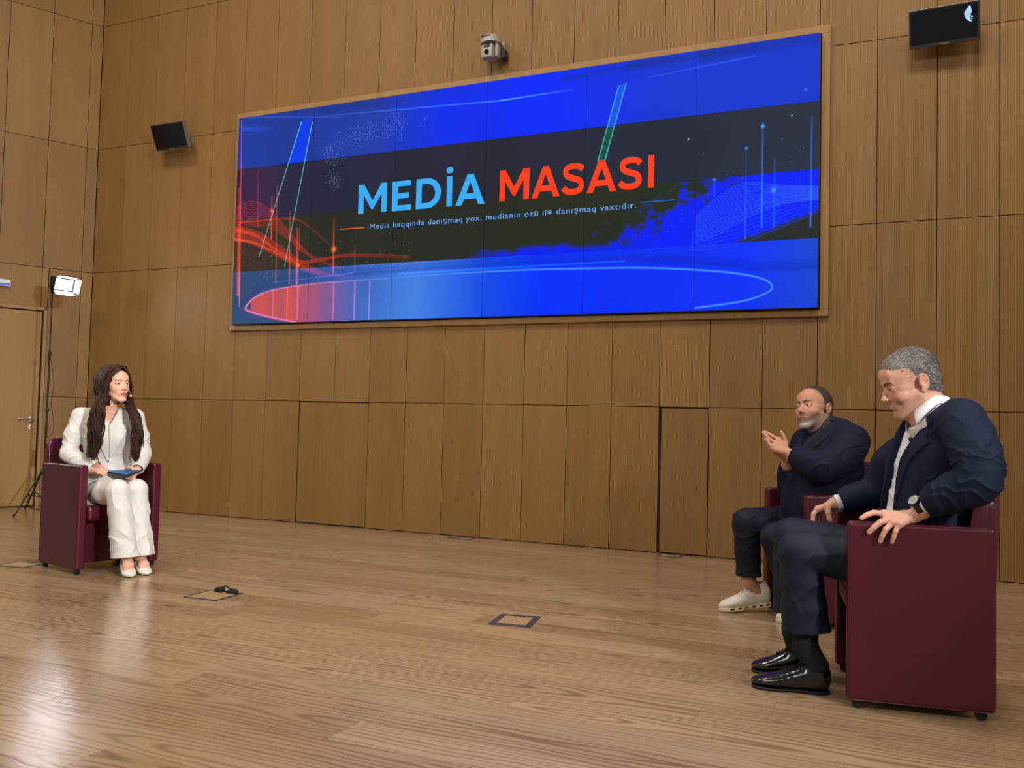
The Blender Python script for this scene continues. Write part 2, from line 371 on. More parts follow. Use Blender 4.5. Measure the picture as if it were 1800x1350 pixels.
row_3 = gradx([(0, (66, 44, 40)), (.1, (54, 50, 40)), (.2, (42, 44, 36)), (.5, (38, 44, 34)), (.8, (38, 46, 34)), (1, (40, 44, 40))])
row_b = gradx([(0, (48, 78, 118)), (.12, (48, 80, 125)), (.25, (58, 100, 185)), (.38, (70, 128, 228)), (.5, (20, 80, 240)), (.6, (0, 48, 255)), (.9, (10, 50, 250)), (1, (24, 70, 205))])
img = np.where((vv > .75)[..., None], row_t, np.where((vv > .5)[..., None], row_2, np.where((vv > .25)[..., None], row_3, row_b)))
n1 = vnoise(60, 22, 1); n2 = vnoise(220, 84, 2); n3 = vnoise(14, 6, 3)
img *= (1+.16*(n3-.5))[..., None]
# top-edge dark swooshes and bright streaks
def line(p, q, wd, colr, a=1., a2=None, add=True, mask=None, pix=True):
    global img
    if pix: p = PU(*p); q = PU(*q)
    P = np.array([p[0], p[1]*ASP]); Q = np.array([q[0], q[1]*ASP]); d = Q-P; l = np.hypot(*d)
    X = uu-P[0]; Y = vv*ASP-P[1]; t = (X*d[0]+Y*d[1])/l**2; dist = np.abs(X*d[1]-Y*d[0])/l
    m = np.exp(-(dist/wd)**2)*((t > 0) & (t < 1)); al = a+(0 if a2 is None else (a2-a))*np.clip(t, 0, 1); m = m*al
    if mask is not None: m = m*mask
    c = c3(*colr)
    img = img+m[..., None]*c if add else img*(1-m[..., None])+m[..., None]*c
def poly(pts, colr, a=1.):
    global img
    P = [PU(*p) for p in pts]; ins = np.zeros(uu.shape, bool); n = len(P); j = n-1
    for i in range(n):
        xi, yi = P[i]; xj, yj = P[j]
        ins ^= ((yi > vv) != (yj > vv)) & (uu < (xj-xi)*(vv-yi)/(yj-yi+1e-12)+xi); j = i
    img = np.where(ins[..., None], img*(1-a)+a*c3(*colr), img); return ins
for (p, q, wd, a) in (((1100, 118), (1446, 66), .006, .5), ((990, 140), (1200, 100), .004, .5), ((560, 196), (900, 150), .006, .35), ((1230, 100), (1440, 66), .010, .45)):
    line(p, q, wd, (14, 40, 110), a, 0.15, add=False)
line((560, 205), (880, 177), .0009, (70, 150, 255), .1, .8); line((880, 177), (1010, 157), .0009, (90, 190, 255), .9, .05)
line((1140, 136), (1330, 98), .0010, (60, 110, 255), .2, .4); line((440, 206), (600, 206), .0012, (60, 90, 190), .5, .3)
line((425, 227), (480, 227), .004, (50, 80, 220), .5, .1)
top = (vv > .75); lowmask = (vv <= .75)
# left beam
poly([(530, 212), (547, 208), (537, 284), (507, 288)], (10, 62, 240), .95)
for p, q in (((530, 214), (455, 452)), ((549, 214), (500, 468))):
    line(p, q, .0007, (110, 215, 200), 1., .55)
# right beam
poly([(1088, 150), (1101, 146), (1080, 222), (1066, 226)], (20, 90, 235), .85); poly([(1066, 226), (1080, 222), (1064, 282), (1051, 284)], (0, 92, 60), .8)
for p, q in (((1088, 150), (1051, 284)), ((1101, 146), (1063, 284))): line(p, q, .0007, (90, 190, 220), .6, 1.)
# blue burst on the right of the third row, with a ragged edge
b0 = PU(1068, 440); b1 = PU(1262, 318)
edge = b0[0]+(vv-.25)/(b1[1]-.25)*(b1[0]-b0[0])+(n1-.5)*.09+(n2-.5)*.06
fade = smooth(-.03, .03, uu-edge)*smooth(.54, .49, vv)*(vv > .25)*(vv < .5)
q0, q1 = PU(1310, 418), PU(1446, 366)
cut = smooth(-.01, .01, (vv-q0[1])-(uu-q0[0])*(q1[1]-q0[1])/(q1[0]-q0[0])+(n2-.5)*.012)
burst = np.clip(fade*cut, 0, 1)*(.86+.28*n2)
img = img*(1-np.clip(burst, 0, 1)[..., None])+burst[..., None]*c3(4, 34, 252)
low = (vv < .36) & (vv > .25)
hz = smooth(.29, .255, vv+(n1-.5)*.03)*(vv > .25)*smooth(.46, .56, uu)*smooth(.82, .7, uu)
img = img*(1-hz[..., None])+hz[..., None]*c3(2, 34, 245)
# wave mesh, left (red) and right (blue)
def curve(pts, wd, colr, a0, a1=None, n=60):
    P = tuft_spline([[*PU(*p)] for p in pts], n)
    for i in range(n-1):
        t = i/(n-1); seg_line(P[i], P[i+1], wd, colr, a0+((a1 if a1 is not None else a0)-a0)*t)
acc = np.zeros((NZ, NX, 3))
def seg_line(p, q, wd, colr, a):
    m = max(abs(q[0]-p[0]), abs(q[1]-p[1])*ASP)+wd*3
    cx, cy = (p[0]+q[0])/2, (p[1]+q[1])/2
    i0, i1 = int(max(0, (cx-m)*NX)), int(min(NX, (cx+m)*NX+1)); j0, j1 = int(max(0, (cy-m/ASP)*NZ)), int(min(NZ, (cy+m/ASP)*NZ+1))
    if i1 <= i0 or j1 <= j0: return
    X = uu[j0:j1, i0:i1]-p[0]; Y = (vv[j0:j1, i0:i1]-p[1])*ASP; d = np.array([q[0]-p[0], (q[1]-p[1])*ASP]); l2 = d@d+1e-12
    t = np.clip((X*d[0]+Y*d[1])/l2, 0, 1); dd = np.hypot(X-t*d[0], Y-t*d[1])
    w_ = a*np.exp(-(dd/wd)**2); acc[j0:j1, i0:i1] = np.maximum(acc[j0:j1, i0:i1], w_[..., None]*c3(*colr))
for k in range(13):
    t = k/12
    curve([(412, 402-36*t), (440, 398-44*t), (470, 400-36*t), (505, 420-18*t), (545, 452-6*t), (600, 474-4*t)], .00042, (255, 84, 36), .62, .12)
    curve([(412, 418-20*t), (450, 432-26*t), (490, 452-22*t), (530, 474-16*t), (570, 486-8*t), (620, 488-4*t)], .00045, (255, 80, 30), .75, .1)
for o_ in (0, 2, 4): curve([(412, 402+o_), (450, 412+o_), (490, 440+o_), (530, 458+o_), (575, 452+o_), (620, 446+o_), (720, 449+o_)], .0007, (255, 84, 30), 1., .15)
curve([(412, 421), (450, 428), (500, 452), (545, 474), (580, 484)], .0022, (255, 90, 40), 1., .2)
curve([(412, 392), (445, 390), (480, 386), (520, 386), (545, 400), (580, 430)], .0012, (255, 80, 40), .7, .1)
for k in range(16):
    t = k/15
    curve([(1222, 428-46*t), (1262, 412-66*t), (1310, 384-62*t), (1370, 360-34*t), (1440, 350-22*t)], .00045, (60, 120, 255), .55, .7)
for k in range(9): curve([(1215, 440-4*k), (1290, 432-7*k), (1380, 396-6*k), (1440, 372-5*k)], .0004, (40, 100, 255), .6, .5)
img = np.maximum(img, acc)
# vertical light lines
for x, y0, y1, c, a, wd in ((425, 212, 540, (255, 90, 60), 1, .0010), (421, 330, 520, (255, 80, 40), .7, .0026), (454, 300, 400, (230, 70, 50), .6, .0008), (487, 325, 500, (255, 110, 70), .7, .0008), (478, 345, 420, (255, 70, 40), .9, .0014), (510, 370, 500, (255, 110, 90), .9, .0008), (523, 400, 500, (255, 100, 60), .8, .0022), (587, 385, 480, (255, 70, 20), .9, .0012), (527, 395, 440, (255, 90, 60), .5, .0008), (624, 430, 480, (200, 110, 90), .35, .001),
                              (1312, 258, 420, (30, 110, 230), .8, .0007), (1341, 215, 400, (40, 130, 255), 1, .0009), (1427, 205, 400, (40, 120, 255), .9, .0009), (1362, 280, 400, (40, 110, 255), .6, .0011), (1256, 312, 345, (60, 130, 255), .5, .0008)):
    line((x, y0), (x-4*(y1-y0)/300., y1), wd, c, a*.3, a)
for x, y, c, r in ((587, 438, (255, 120, 50), .004), (478, 370, (255, 90, 50), .003), (524, 466, (255, 110, 70), .003), (1341, 222, (70, 170, 255), .0022), (1312, 260, (60, 150, 255), .0016), (1360, 334, (60, 140, 255), .003), (1416, 157, (60, 110, 255), .0018), (1210, 245, (170, 200, 210), .0011), (1256, 316, (70, 140, 255), .0018), (1392, 203, (150, 180, 190), .001)):
    p = PU(x, y); img += (np.exp(-(((uu-p[0])**2+((vv-p[1])*ASP)**2)/r**2)))[..., None]*c3(*c)
# dotted world map and sparks
gx = (np.floor(uu*NX/4) % 1 == 0)
dots = ((np.arange(NX) % 4 == 0)[None, :] & (np.arange(NZ) % 4 == 0)[:, None])
def blob(cx, cy, rx, ry):
    p = PU(cx, cy); return ((uu-p[0])/rx)**2+((vv-p[1])*ASP/ry)**2+(n1-.5)*1.6 < 1
mp_ = blob(585, 270, .028, .020) | blob(640, 235, .045, .018) | blob(585, 318, .016, .022) | blob(700, 215, .028, .016) | blob(700, 235, .012, .02)
mp_ |= (blob(745, 215, .01, .008))
img = img+((dots & mp_)*rs.rand(NZ, NX)**2)[..., None]*c3(150, 185, 235)*1.1
spk = (rs.rand(NZ, NX) > .994) & mp_; img = img+spk[..., None]*c3(170, 200, 250)*.7
for k in range(230):
    x = rs.uniform(412, 720) if k < 160 else rs.uniform(1100, 1430); y = rs.normal(455, 26) if k < 160 else rs.normal(350, 45)
    p = PU(x, y)
    i, j = int(p[0]*NX), int(p[1]*NZ)
    if 0 < i < NX and 0 < j < NZ: img[j, i] += (c3(255, 120, 70) if k < 160 else c3(80, 140, 255))*rs.uniform(.3, 1)
# stage ring at the bottom
bot = vv <= .27
sw = smooth(.0, .012, (.25-vv)+.0)*0
ring_pts = [(520, 566), (470, 556), (436, 546), (433, 538), (450, 522), (480, 510), (543, 500), (614, 494), (685, 489), (765, 483), (850, 478), (940, 474), (1030, 472), (1130, 471), (1215, 474), (1290, 480), (1340, 490), (1357, 503), (1345, 516), (1300, 530), (1222, 541)]
RP = tuft_spline([[*PU(*p)] for p in ring_pts], 200)
# interior tint by horizontal scan
top_x = RP[20:150]
iv = np.interp(uu[0], [p[0] for p in RP[18:158]], [p[1] for p in RP[18:158]])
inside = (vv < iv[None, :]) & (uu > PU(436, 542)[0]) & (vv < .25)
lowx = [PU(436, 546)[0], PU(470, 556)[0], PU(520, 566)[0], PU(1222, 541)[0], PU(1300, 530)[0], PU(1345, 516)[0], PU(1357, 503)[0]]
lowv = [PU(436, 546)[1], PU(470, 556)[1], 0, 0, PU(1300, 530)[1], PU(1345, 516)[1], PU(1357, 503)[1]]
inside &= (vv > np.interp(uu[0], lowx, lowv, left=9, right=9)[None, :])
st = (.65+.7*(vnoise(90, 1, 9)))
red = inside*smooth(PU(650, 500)[0], PU(440, 500)[0], uu)*np.clip(st*.9, 0, 1.1)
img = img*(1-np.clip(red, 0, .95)[..., None])+np.clip(red, 0, .95)[..., None]*c3(228, 86, 66)
for x, wd in ((524, .0024), (587, .0012), (506, .001), (481, .001), (624, .0012), (650, .001)):
    line((x, 495), (x-2, 562), wd, (255, 80, 40) if x < 600 else (190, 120, 150), .75, .6, mask=inside)
outb = (~inside) & (vv < .25)
dk = outb*smooth(.02, .2, vv)*.0
arc = np.zeros(uu.shape)
for off, a in ((.030, .45), (.045, .3)):
    arc = np.maximum(arc, a*np.exp(-((vv-(iv[None, :]+off))/.012)**2)*(vv < .26))
img = img*(1-arc[..., None])+arc[..., None]*gradx([(0, (30, 60, 100)), (.3, (10, 50, 170)), (1, (0, 22, 170))])
acc[:] = 0
for i in range(199):
    t = RP[i][0]; cc = np.array([236, 130, 190])*(1-smooth(.12, .36, t))+np.array([70, 150, 255])*smooth(.12, .36, t)
    seg_line(RP[i], RP[i+1], .0020 if i < 45 else .0013, cc, 1.)
line((700, 489-8), (1100, 459), .0012, (30, 110, 255), .7, .5)
img = np.maximum(img, acc); line((480, 497), (620, 480), .0011, (90, 100, 180), .3, .8)
img = np.clip(img, 0, 1)

vw = empty('video_wall', (2.8078, 0, SZ0)); tag(vw, 'large blue and black video wall showing the show title, framed in wood on the back wall', 'screen')
M_disp = bpy.data.materials.new('display_glow'); M_disp.use_nodes = True
nt = M_disp.node_tree; bb = nt.nodes['Principled BSDF']; at_ = nt.nodes.new('ShaderNodeAttribute'); at_.attribute_name = 'col'
bb.inputs['Base Color'].default_value = (.002, .002, .003, 1); bb.inputs['Roughness'].default_value = .5; bb.inputs['Specular IOR Level'].default_value = .04
nt.links.new(at_.outputs['Color'], bb.inputs['Emission Color']); bb.inputs['Emission Strength'].default_value = .97
M_bez = mat('display_bezel', (10, 10, 14), .5)
mb = MB(); mb.box((SX0-.004, SY+.006, SZ0-.005), (SX1+.004, .0, SZ1+.004)); reloc(mb.build('cabinet', M_bez), vw)
pw_, ph_ = (SX1-SX0)/6, (SZ1-SZ0)/4; cx_, cz_ = NX//6, NZ//4
for r in range(4):
    for c in range(6):
        sub = img[r*cz_:(r+1)*cz_, c*cx_:(c+1)*cx_]
        g = .0032 if c > 0 else .001
        gx_ = np.linspace(SX0+c*pw_+.0016, SX0+(c+1)*pw_-.0016, cx_); gz_ = np.linspace(SZ0+r*ph_+.0004, SZ0+(r+1)*ph_-.0004, cz_)
        XX, ZZ = np.meshgrid(gx_, gz_); V = np.stack([XX, np.full_like(XX, SY), ZZ], -1).reshape(-1, 3)
        idx = np.arange(cx_*cz_).reshape(cz_, cx_)
        Fq = np.stack([idx[:-1, :-1], idx[:-1, 1:], idx[1:, 1:], idx[1:, :-1]], -1).reshape(-1, 4)
        reloc(meshobj('display_panel', V, Fq, M_disp, col=sub.reshape(-1, 3)), vw)
def text_mesh(name, body, p0, p1, hgt, m, bold=0., yoff=.003, stretch=True, y=None):
    """lettering between two points on the display; p0/p1 = baseline ends (x, z) in metres"""
    A = np.array([p0[0], 0, p0[1]]); B = np.array([p1[0], 0, p1[1]])
    cu = bpy.data.curves.new(name, 'FONT'); cu.body = body; cu.size = 1.0; cu.offset = bold; cu.extrude = 0.0005; cu.resolution_u = 4; cu.space_character = 1.12
    ob = bpy.data.objects.new(name, cu); COL.objects.link(ob); bpy.context.view_layer.update()
    dg = bpy.context.evaluated_depsgraph_get(); me = bpy.data.meshes.new_from_object(ob.evaluated_get(dg)); COL.objects.unlink(ob); bpy.data.objects.remove(ob)
    co = np.empty(len(me.vertices)*3, np.float32); me.vertices.foreach_get('co', co); co = co.reshape(-1, 3)
    x0, x1 = co[:, 0].min(), co[:, 0].max(); capH = hgt
    X = A[0]+(co[:, 0]-x0)/(x1-x0)*(B[0]-A[0]); Z = A[2]+(co[:, 0]-x0)/(x1-x0)*(B[2]-A[2])+co[:, 1]*capH/.682
    co2 = np.stack([X, np.full_like(X, SY-yoff)-co[:, 2], Z], -1)
    me.vertices.foreach_set('co', co2.astype(np.float32).ravel()); me.materials.clear(); me.materials.append(m); me.update()
    o = bpy.data.objects.new(name, me); COL.objects.link(o); return reloc(o, vw)
def glow(name, c): return mat(name, (5, 5, 5), .5, spec=.1, emis=c, estr=.95)
M_tb, M_tr, M_ts = glow('title_blue', (56, 176, 246)), glow('title_red', (250, 62, 22)), glow('caption_blue', (110, 168, 240))
from mathutils.geometry import tessellate_polygon
def stroke(pts, t, n=40):
    P = tuft_spline([(x, y, 0) for x, y in pts], n)[:, :2]; T = np.gradient(P, axis=0); T /= np.linalg.norm(T, axis=1)[:, None]; N_ = np.stack([-T[:, 1], T[:, 0]], 1)*t/2
    return [tuple(p) for p in np.vstack([P+N_, (P-N_)[::-1]])]
def glyph(c):
    t = .205
    if c == 'M': return 1.12, [[[(0, 0), (0, 1), (.22, 1), (.56, .44), (.90, 1), (1.12, 1), (1.12, 0), (.91, 0), (.91, .64), (.60, .14), (.52, .14), (.21, .64), (.21, 0)]]]
    if c == 'E': return .72, [[[(0, 0), (0, 1), (.70, 1), (.70, .82), (.21, .82), (.21, .595), (.64, .595), (.64, .415), (.21, .415), (.21, .18), (.72, .18), (.72, 0)]]]
    if c == 'D':
        a = [(.42+.50*math.cos(q), .5+.5*math.sin(q)) for q in np.linspace(-math.pi/2, math.pi/2, 22)]; b = [(.40+.31*math.cos(q), .5+.315*math.sin(q)) for q in np.linspace(-math.pi/2, math.pi/2, 22)]
        return .93, [[[(0, 0)]+a+[(0, 1)], [(.21, .185)]+b+[(.21, .815)]]]
    if c == 'I': return .20, [[[(0, 0), (0, 1), (.20, 1), (.20, 0)]]]
    if c == 'İ': return .20, [[[(0, 0), (0, 1), (.20, 1), (.20, 0)]], [[(.10+.125*math.cos(q), 1.20+.115*math.sin(q)) for q in np.linspace(0, 2*math.pi, 20)[:-1]]]]
    if c == 'A': return 1.04, [[[(0, 0), (.41, 1), (.63, 1), (1.04, 0), (.815, 0), (.735, .20), (.305, .20), (.225, 0)], [(.375, .38), (.665, .38), (.52, .745)]]]
    if c == 'S': return .80, [[stroke([(.735, .775), (.62, .875), (.41, .908), (.20, .865), (.125, .74), (.20, .60), (.42, .515), (.63, .43), (.695, .28), (.61, .135), (.39, .092), (.17, .13), (.045, .245)], t*.94)]]
def title(word, gaps, x0, x1, z0, z1, h, m):
    tot = sum(glyph(c)[0] for c in word)+sum(gaps); k = (x1-x0)/tot; cx = x0
    for i, c in enumerate(word):
        w_, polys = glyph(c); V = []; Fs = []
        for pl in polys:
            flat = [q for r in pl for q in r]; tri = tessellate_polygon([[Vector((*q, 0)) for q in r] for r in pl]); n = len(V)
            for x, y in flat: X = cx+x*k; V.append((X, SY-.003, z0+(z1-z0)*(X-x0)/(x1-x0)+y*h))
            Fs += [tuple(n+a for a in t_) for t_ in tri]
        cx += (w_+(gaps[i] if i < len(gaps) else 0))*k
        reloc(meshobj('title_letter', V, Fs, m), vw)
title('MEDİA', [.21, .19, .20, .13], 1.490, 2.810, 2.938, 2.935, .276, M_tb)
title('MASASI', [.09, .08, .08, .07, .2], 2.952, 4.331, 2.942, 2.948, .270, M_tr)
text_mesh('caption_line', 'Media haqqında danışmaq yox, medianın özü ilə danışmaq vaxtıdır.', (1.626, 2.787), (4.184, 2.792), .047, M_ts, 0)
mb = MB(); mb.box((1.288, SY-.0035, 2.803), (1.569, SY-.003, 2.811)); reloc(mb.build('title_dash', glow('dash_orange', (238, 110, 50))), vw)
mb = MB(); mb.box((4.226, SY-.0035, 2.829), (4.50, SY-.003, 2.835)); reloc(mb.build('title_dash', glow('dash_blue', (40, 110, 250))), vw)

# ------------------------------------------------------------------ wall-mounted monitors
M_scr = mat('monitor_glass', (6, 7, 12), .12, spec=.5); M_mbez = mat('monitor_silver', (120, 112, 104), .4, .3); M_black = mat('black_plastic', (18, 18, 20), .45)
M_arm = mat('mount_grey', (130, 125, 118), .4, .5)
def monitor(loc, w_, h_, tilt, yaw, label, logo=False, side=0):
    root = empty('wall_monitor', loc); root.rotation_euler = (0, 0, yaw); tag(root, label, 'monitor')
    M = Matrix.Rotation(tilt, 4, 'X')
    mb = MB(); mb.box((-w_/2, -.02, -h_/2), (w_/2, .028, h_/2), .004, 2, M); mb.build('housing', M_mbez, root)
    b_ = .010
    mb = MB(); mb.box((-w_/2+.004, -.0225, -h_/2+.004), (w_/2-.004, -.019, h_/2-.004), 0, 1, M); mb.build('front_bezel', M_black, root)
    mb = MB(); mb.box((-w_/2+b_+.004, -.0235, -h_/2+b_+.012), (w_/2-b_-.004, -.0222, h_/2-b_-.004), 0, 1, M); mb.build('display', M_scr, root)
    mb = MB(); mb.box((-.035, -.0240, -h_/2+.006), (.035, -.0222, -h_/2+.012), 0, 1, M); mb.build('badge', M_mbez, root)
    mb = MB(); back = -loc[1]; mb.box((-.05, .02, -.05), (.05, .035, .05), .003, 1, M); mb.tube([(side, .03, 0), (side*1.5, back*.5, .0), (side, back-.01, 0)], .014); mb.box((side-.05, back-.02, -.06), (side+.05, back-.001, .06), .003, 1)
    mb.build('wall_mount', M_arm, root)
    if logo:
        P = []; ox, oz = w_/2-.066, h_/2-.030
        lm = MB()
        kq = 1.5
        def ring(cx, cz, r0, r1, a0, a1, n=14):
            V = []; r0 *= kq; r1 *= kq
            for i in range(n+1):
                a = math.radians(a0+(a1-a0)*i/n); V += [M @ Vector((cx+r0*math.cos(a), -.0242, cz+r0*math.sin(a))), M @ Vector((cx+r1*math.cos(a), -.0242, cz+r1*math.sin(a)))]
            lm.add(V, [(2*i, 2*i+1, 2*i+3, 2*i+2) for i in range(n)])
        ox -= .010; oz -= .012
        V = [M @ Vector((ox+x*kq, -.0242, oz+z*kq)) for x, z in ((.008, .012), (.012, .0), (.016, -.022), (.010, -.030), (.006, -.040), (.010, -.055), (-.004, -.048), (-.014, -.036), (-.016, -.024), (-.010, -.010))]
        lm.add(V, [tuple(range(len(V)))])
        cx, cz = ox+.022*kq, oz-.028*kq
        for r0, r1 in ((.013, .017), (.021, .025), (.029, .036)): ring(cx, cz, r0, r1, 150, 262)
        lm.build('logo_mark', mat('logo_glow', (5, 5, 5), .5, emis=(175, 215, 245), estr=.95), root)
monitor((-.78, -.19, 3.90), .44, .265, math.radians(24), math.radians(0), 'small black wall monitor on the left, between the room corner and the video wall', side=.09)
monitor((6.435, -.17, 3.905), .455, .262, math.radians(16), math.radians(-3), 'black wall monitor with white swoosh mark, at the top right', True, side=.0)

# ------------------------------------------------------------------ pan-tilt camera over the video wall
ptz = empty('pan_tilt_camera', (2.86, 0, 4.28)); tag(ptz, 'grey pan tilt camera on a bracket above the video wall', 'camera')
M_cg = mat('camera_grey', (150, 146, 138), .45); M_lens = mat('lens_black', (8, 8, 10), .1); M_bl = mat('status_blue', (10, 10, 60), .3, emis=(70, 60, 255), estr=1.5)
mb = MB(); mb.box((-.045, -.012, -.05), (.075, -.001, .12), .004, 1); mb.tube([(.03, -.01, .06), (.03, -.10, .075)], .018); mb.build('bracket', M_arm, ptz)
mb = MB()
prof = [(.0, .13), (.055, .128), (.080, .115), (.090, .09), (.092, .05)]
n = 28; V = []; Fs = []
for r_, z in prof:
    for k in range(n):
        a = 2*math.pi*k/n; V.append((.0+r_*math.cos(a), -.13+r_*1.05*math.sin(a), z))
for i in range(len(prof)-1):
    for k in range(n): Fs.append((i*n+k, (i+1)*n+k, (i+1)*n+(k+1) % n, i*n+(k+1) % n))
Fs.append(tuple((len(prof)-1)*n+k for k in range(n))[::-1]); mb.add(V, Fs); mb.build('base_dome', M_cg, ptz, smooth=True)
mb = MB(); mb.box((-.085, -.165, -.075), (-.055, -.10, .055), .014, 3); mb.build('yoke_arm', M_cg, ptz, smooth=True); mb = MB(); mb.box((.045, -.165, -.075), (.078, -.095, .055), .014, 3); mb.build('yoke_arm', M_cg, ptz, smooth=True)
mb = MB(); mb.box((-.052, -.205, -.085), (.042, -.07, .035), .012, 3); hd = mb.build('camera_head', M_cg, ptz, smooth=True)
mb = MB(); mb.cyl((-.008, -.2, -.04), (-.008, -.214, -.04), .021, n=24); mb.build('lens', M_lens, hd)
mb = MB(); mb.box((-.036, -.208, .0), (.022, -.203, .030)); mb.build('sensor_window', M_black, hd)
mb = MB(); mb.box((-.055, -.224, .090), (.03, -.205, .105), .004, 2); si = mb.build('indicator_window', M_black, ptz)
mb = MB(); mb.sph((-.02, -.225, .098), .006, 10); mb.build('status_light', M_bl, ptz)
mb = MB(); mb.box((.08, -.10, -.07), (.115, -.02, .01), .004, 2); mb.build('cable_box', M_black, ptz)

# ------------------------------------------------------------------ tripod LED light behind the left armchair
lx, ly = -1.70, -.76
ls_ = empty('studio_light_stand', (lx, ly, 0)); tag(ls_, 'lit white video light on a tall black tripod stand, in front of the left wall', 'lamp')
M_pole = mat('stand_black', (26, 25, 25), .35, .4); M_hous = mat('housing_black', (20, 20, 22), .5)
mb = MB(); mb.cyl((0, 0, .12), (0, 0, 1.05), .0105); mb.cyl((0, 0, 1.0), (0, 0, 1.62), .0085); mb.cyl((0, 0, 1.6), (0, 0, 2.25), .0065); mb.build('pole', M_pole, ls_, smooth=True)
for z in (1.03, 1.60, .42): mb = MB(); mb.cyl((0, 0, z-.022), (0, 0, z+.022), .016); mb.box((.010, -.005, z-.008), (.034, .005, z+.008), .003, 1); mb.build('clamp_collar', M_hous, ls_)
fl = []
for a in (math.radians(285), math.radians(165), math.radians(45)):
    e = np.array([.40*math.cos(a), .40*math.sin(a), .012]); 
    if a > 5 or True:
        mb = MB(); mb.tube([(.018*math.cos(a), .018*math.sin(a), .44), e*.98], .008, 8); mb.tube([(.0, 0, .15), e*.55+np.array([0, 0, .19])], .005, 6); mb.sph(tuple(e), .012, 10)
        mb.build('tripod_leg', M_pole, ls_)
MH = Matrix.Translation((.115, .035, 2.300)) @ Matrix.Rotation(math.radians(-10), 4, 'Z') @ Matrix.Rotation(math.radians(16), 4, 'Y') @ Matrix.Scale(.82, 4)
def tm(mb): 
    return mb
mb = MB(); mb.box((-.13, -.115, -.075), (.0, .115, .075), .012, 3, MH); mb.build('lamp_housing', M_hous, ls_)
mb = MB()
for sgn in (1, -1):
    mb.add([MH @ Vector(p) for p in ((0, -.115, sgn*.078), (0, .115, sgn*.078), (.115, .14, sgn*.115), (.115, -.14, sgn*.115))], [(0, 1, 2, 3)])
    mb.add([MH @ Vector(p) for p in ((0, sgn*.118, -.075), (0, sgn*.118, .075), (.10, sgn*.16, .10), (.10, sgn*.16, -.10))], [(0, 1, 2, 3)])
bd = mb.build('barn_doors', M_hous, ls_); sd = bd.modifiers.new('s', 'SOLIDIFY'); sd.thickness = .003
mb = MB(); mb.box((.0005, -.105, -.066), (.006, .105, .066), 0, 1, MH); mb.build('light_face', mat('led_face', (240, 240, 240), .5, emis=(235, 243, 255), estr=11), ls_)
mb = MB(); mb.tube([(0, 0, 2.22), MH @ Vector((-.05, -.13, -.06)), MH @ Vector((-.05, -.135, 0))], .007); mb.tube([(0, 0, 2.22), MH @ Vector((-.05, .13, -.06)), MH @ Vector((-.05, .135, 0))], .007); mb.sph((0, 0, 2.225), .02, 10); mb.build('yoke', M_pole, ls_)
cab = tuft_spline([(-.10, .05, 2.28), (-.02, .0, 2.12), (.02, -.01, 1.9), (.0, .0, 1.62), (.05, -.02, 1.52), (.12, -.03, 1.3), (.09, -.03, 1.1), (.14, -.04, .98), (.17, -.05, .84), (.12, -.04, .78), (.06, -.03, .76)], 60)
mb = MB(); mb.tube(cab, .003, 6); mb.build('power_cable', M_black, ls_)
mb = MB(); mb.box((.02, -.05, .58), (.075, -.005, .75), .008, 2, Matrix.Rotation(.12, 4, 'Y')); mb.tube([(.05, -.03, .58), (.01, -.02, .50), (0, -.02, .3), (.02, -.02, .1)], .003, 6); mb.build('power_adapter', M_hous, ls_)
d_ = MH.to_3x3() @ Vector((1, 0, 0)); p_ = Vector((lx, ly, 0)) + (MH @ Vector((.02, 0, 0)))
LAMP = area('lamp_light', p_, p_+d_, .2, 6, (.90, .95, 1.0), .13)

# loose cable on the floor along the left wall
mb = MB(); P = tuft_spline([(-2.15, -.55, .005), (-1.95, -.62, .005), (-1.8, -.58, .005), (-1.68, -.66, .005), (-1.5, -.62, .005), (-1.3, -.7, .005)], 50); mb.tube(P, .004, 6)
tag(mb.build('power_cord', M_black), 'black cord lying on the floor at the foot of the left wall', 'cord')

# ------------------------------------------------------------------ floor boxes
M_fb = mat('floor_box_steel', (72, 74, 80), .4, .4)
def floor_box(cx, cy, w_, d_, rz, label, rim=.018, opened=False, plug=False):
    root = empty('floor_box', (cx, cy, 0), rz); tag(root, label, 'floor box', 'floor boxes set in the stage boards')
    mb = MB(); h = .004
    for lo, hi in (((-w_/2, -d_/2), (w_/2, -d_/2+rim)), ((-w_/2, d_/2-rim), (w_/2, d_/2)), ((-w_/2, -d_/2+rim), (-w_/2+rim, d_/2-rim)), ((w_/2-rim, -d_/2+rim), (w_/2, d_/2-rim))):
        mb.box((*lo, .0), (*hi, h))
    mb.build('frame', M_fb, root)
    mb = MB(); mb.add([(-w_/2+rim+.002, -d_/2+rim+.002, .003), (w_/2-rim-.002, -d_/2+rim+.002, .003), (w_/2-rim-.002, d_/2-rim-.002, .003), (-w_/2+rim+.002, d_/2-rim-.002, .003)], [(0, 1, 2, 3)])
    lid = mb.build('lid', M_lid, root); cm(lid, (.8, .4, 0))
    mb = MB(); mb.box((-.035, d_/2-rim-.012, .0035), (.035, d_/2-rim+.004, .0055), .001, 1); mb.build('finger_slot', M_black, root)
    if plug:
        mb = MB(); mb.box((-.05, d_/2-.05, .004), (.0, d_/2-.012, .028), .004, 2); mb.box((.03, d_/2-.05, .004), (.10, d_/2-.02, .02), .004, 2); mb.tube(tuft_spline([(-.05, d_/2-.03, .02), (0, d_/2-.01, .035), (.05, d_/2-.04, .03), (.09, d_/2-.02, .02)], 16), .005, 6)
        mb.build('plug', M_black, root)
M_lid = mat('oak_lid', (164, 134, 100), .35, noise=(30, .2))
floor_box(4.355, -2.77, .215, .245, math.radians(9), 'dark steel rimmed floor box with wooden lid, near the middle of the open floor', .03)
floor_box(2.61, -3.05, .225, .235, math.radians(4), 'floor box with black plugs standing out, right of the woman in the white suit', .012, plug=True)
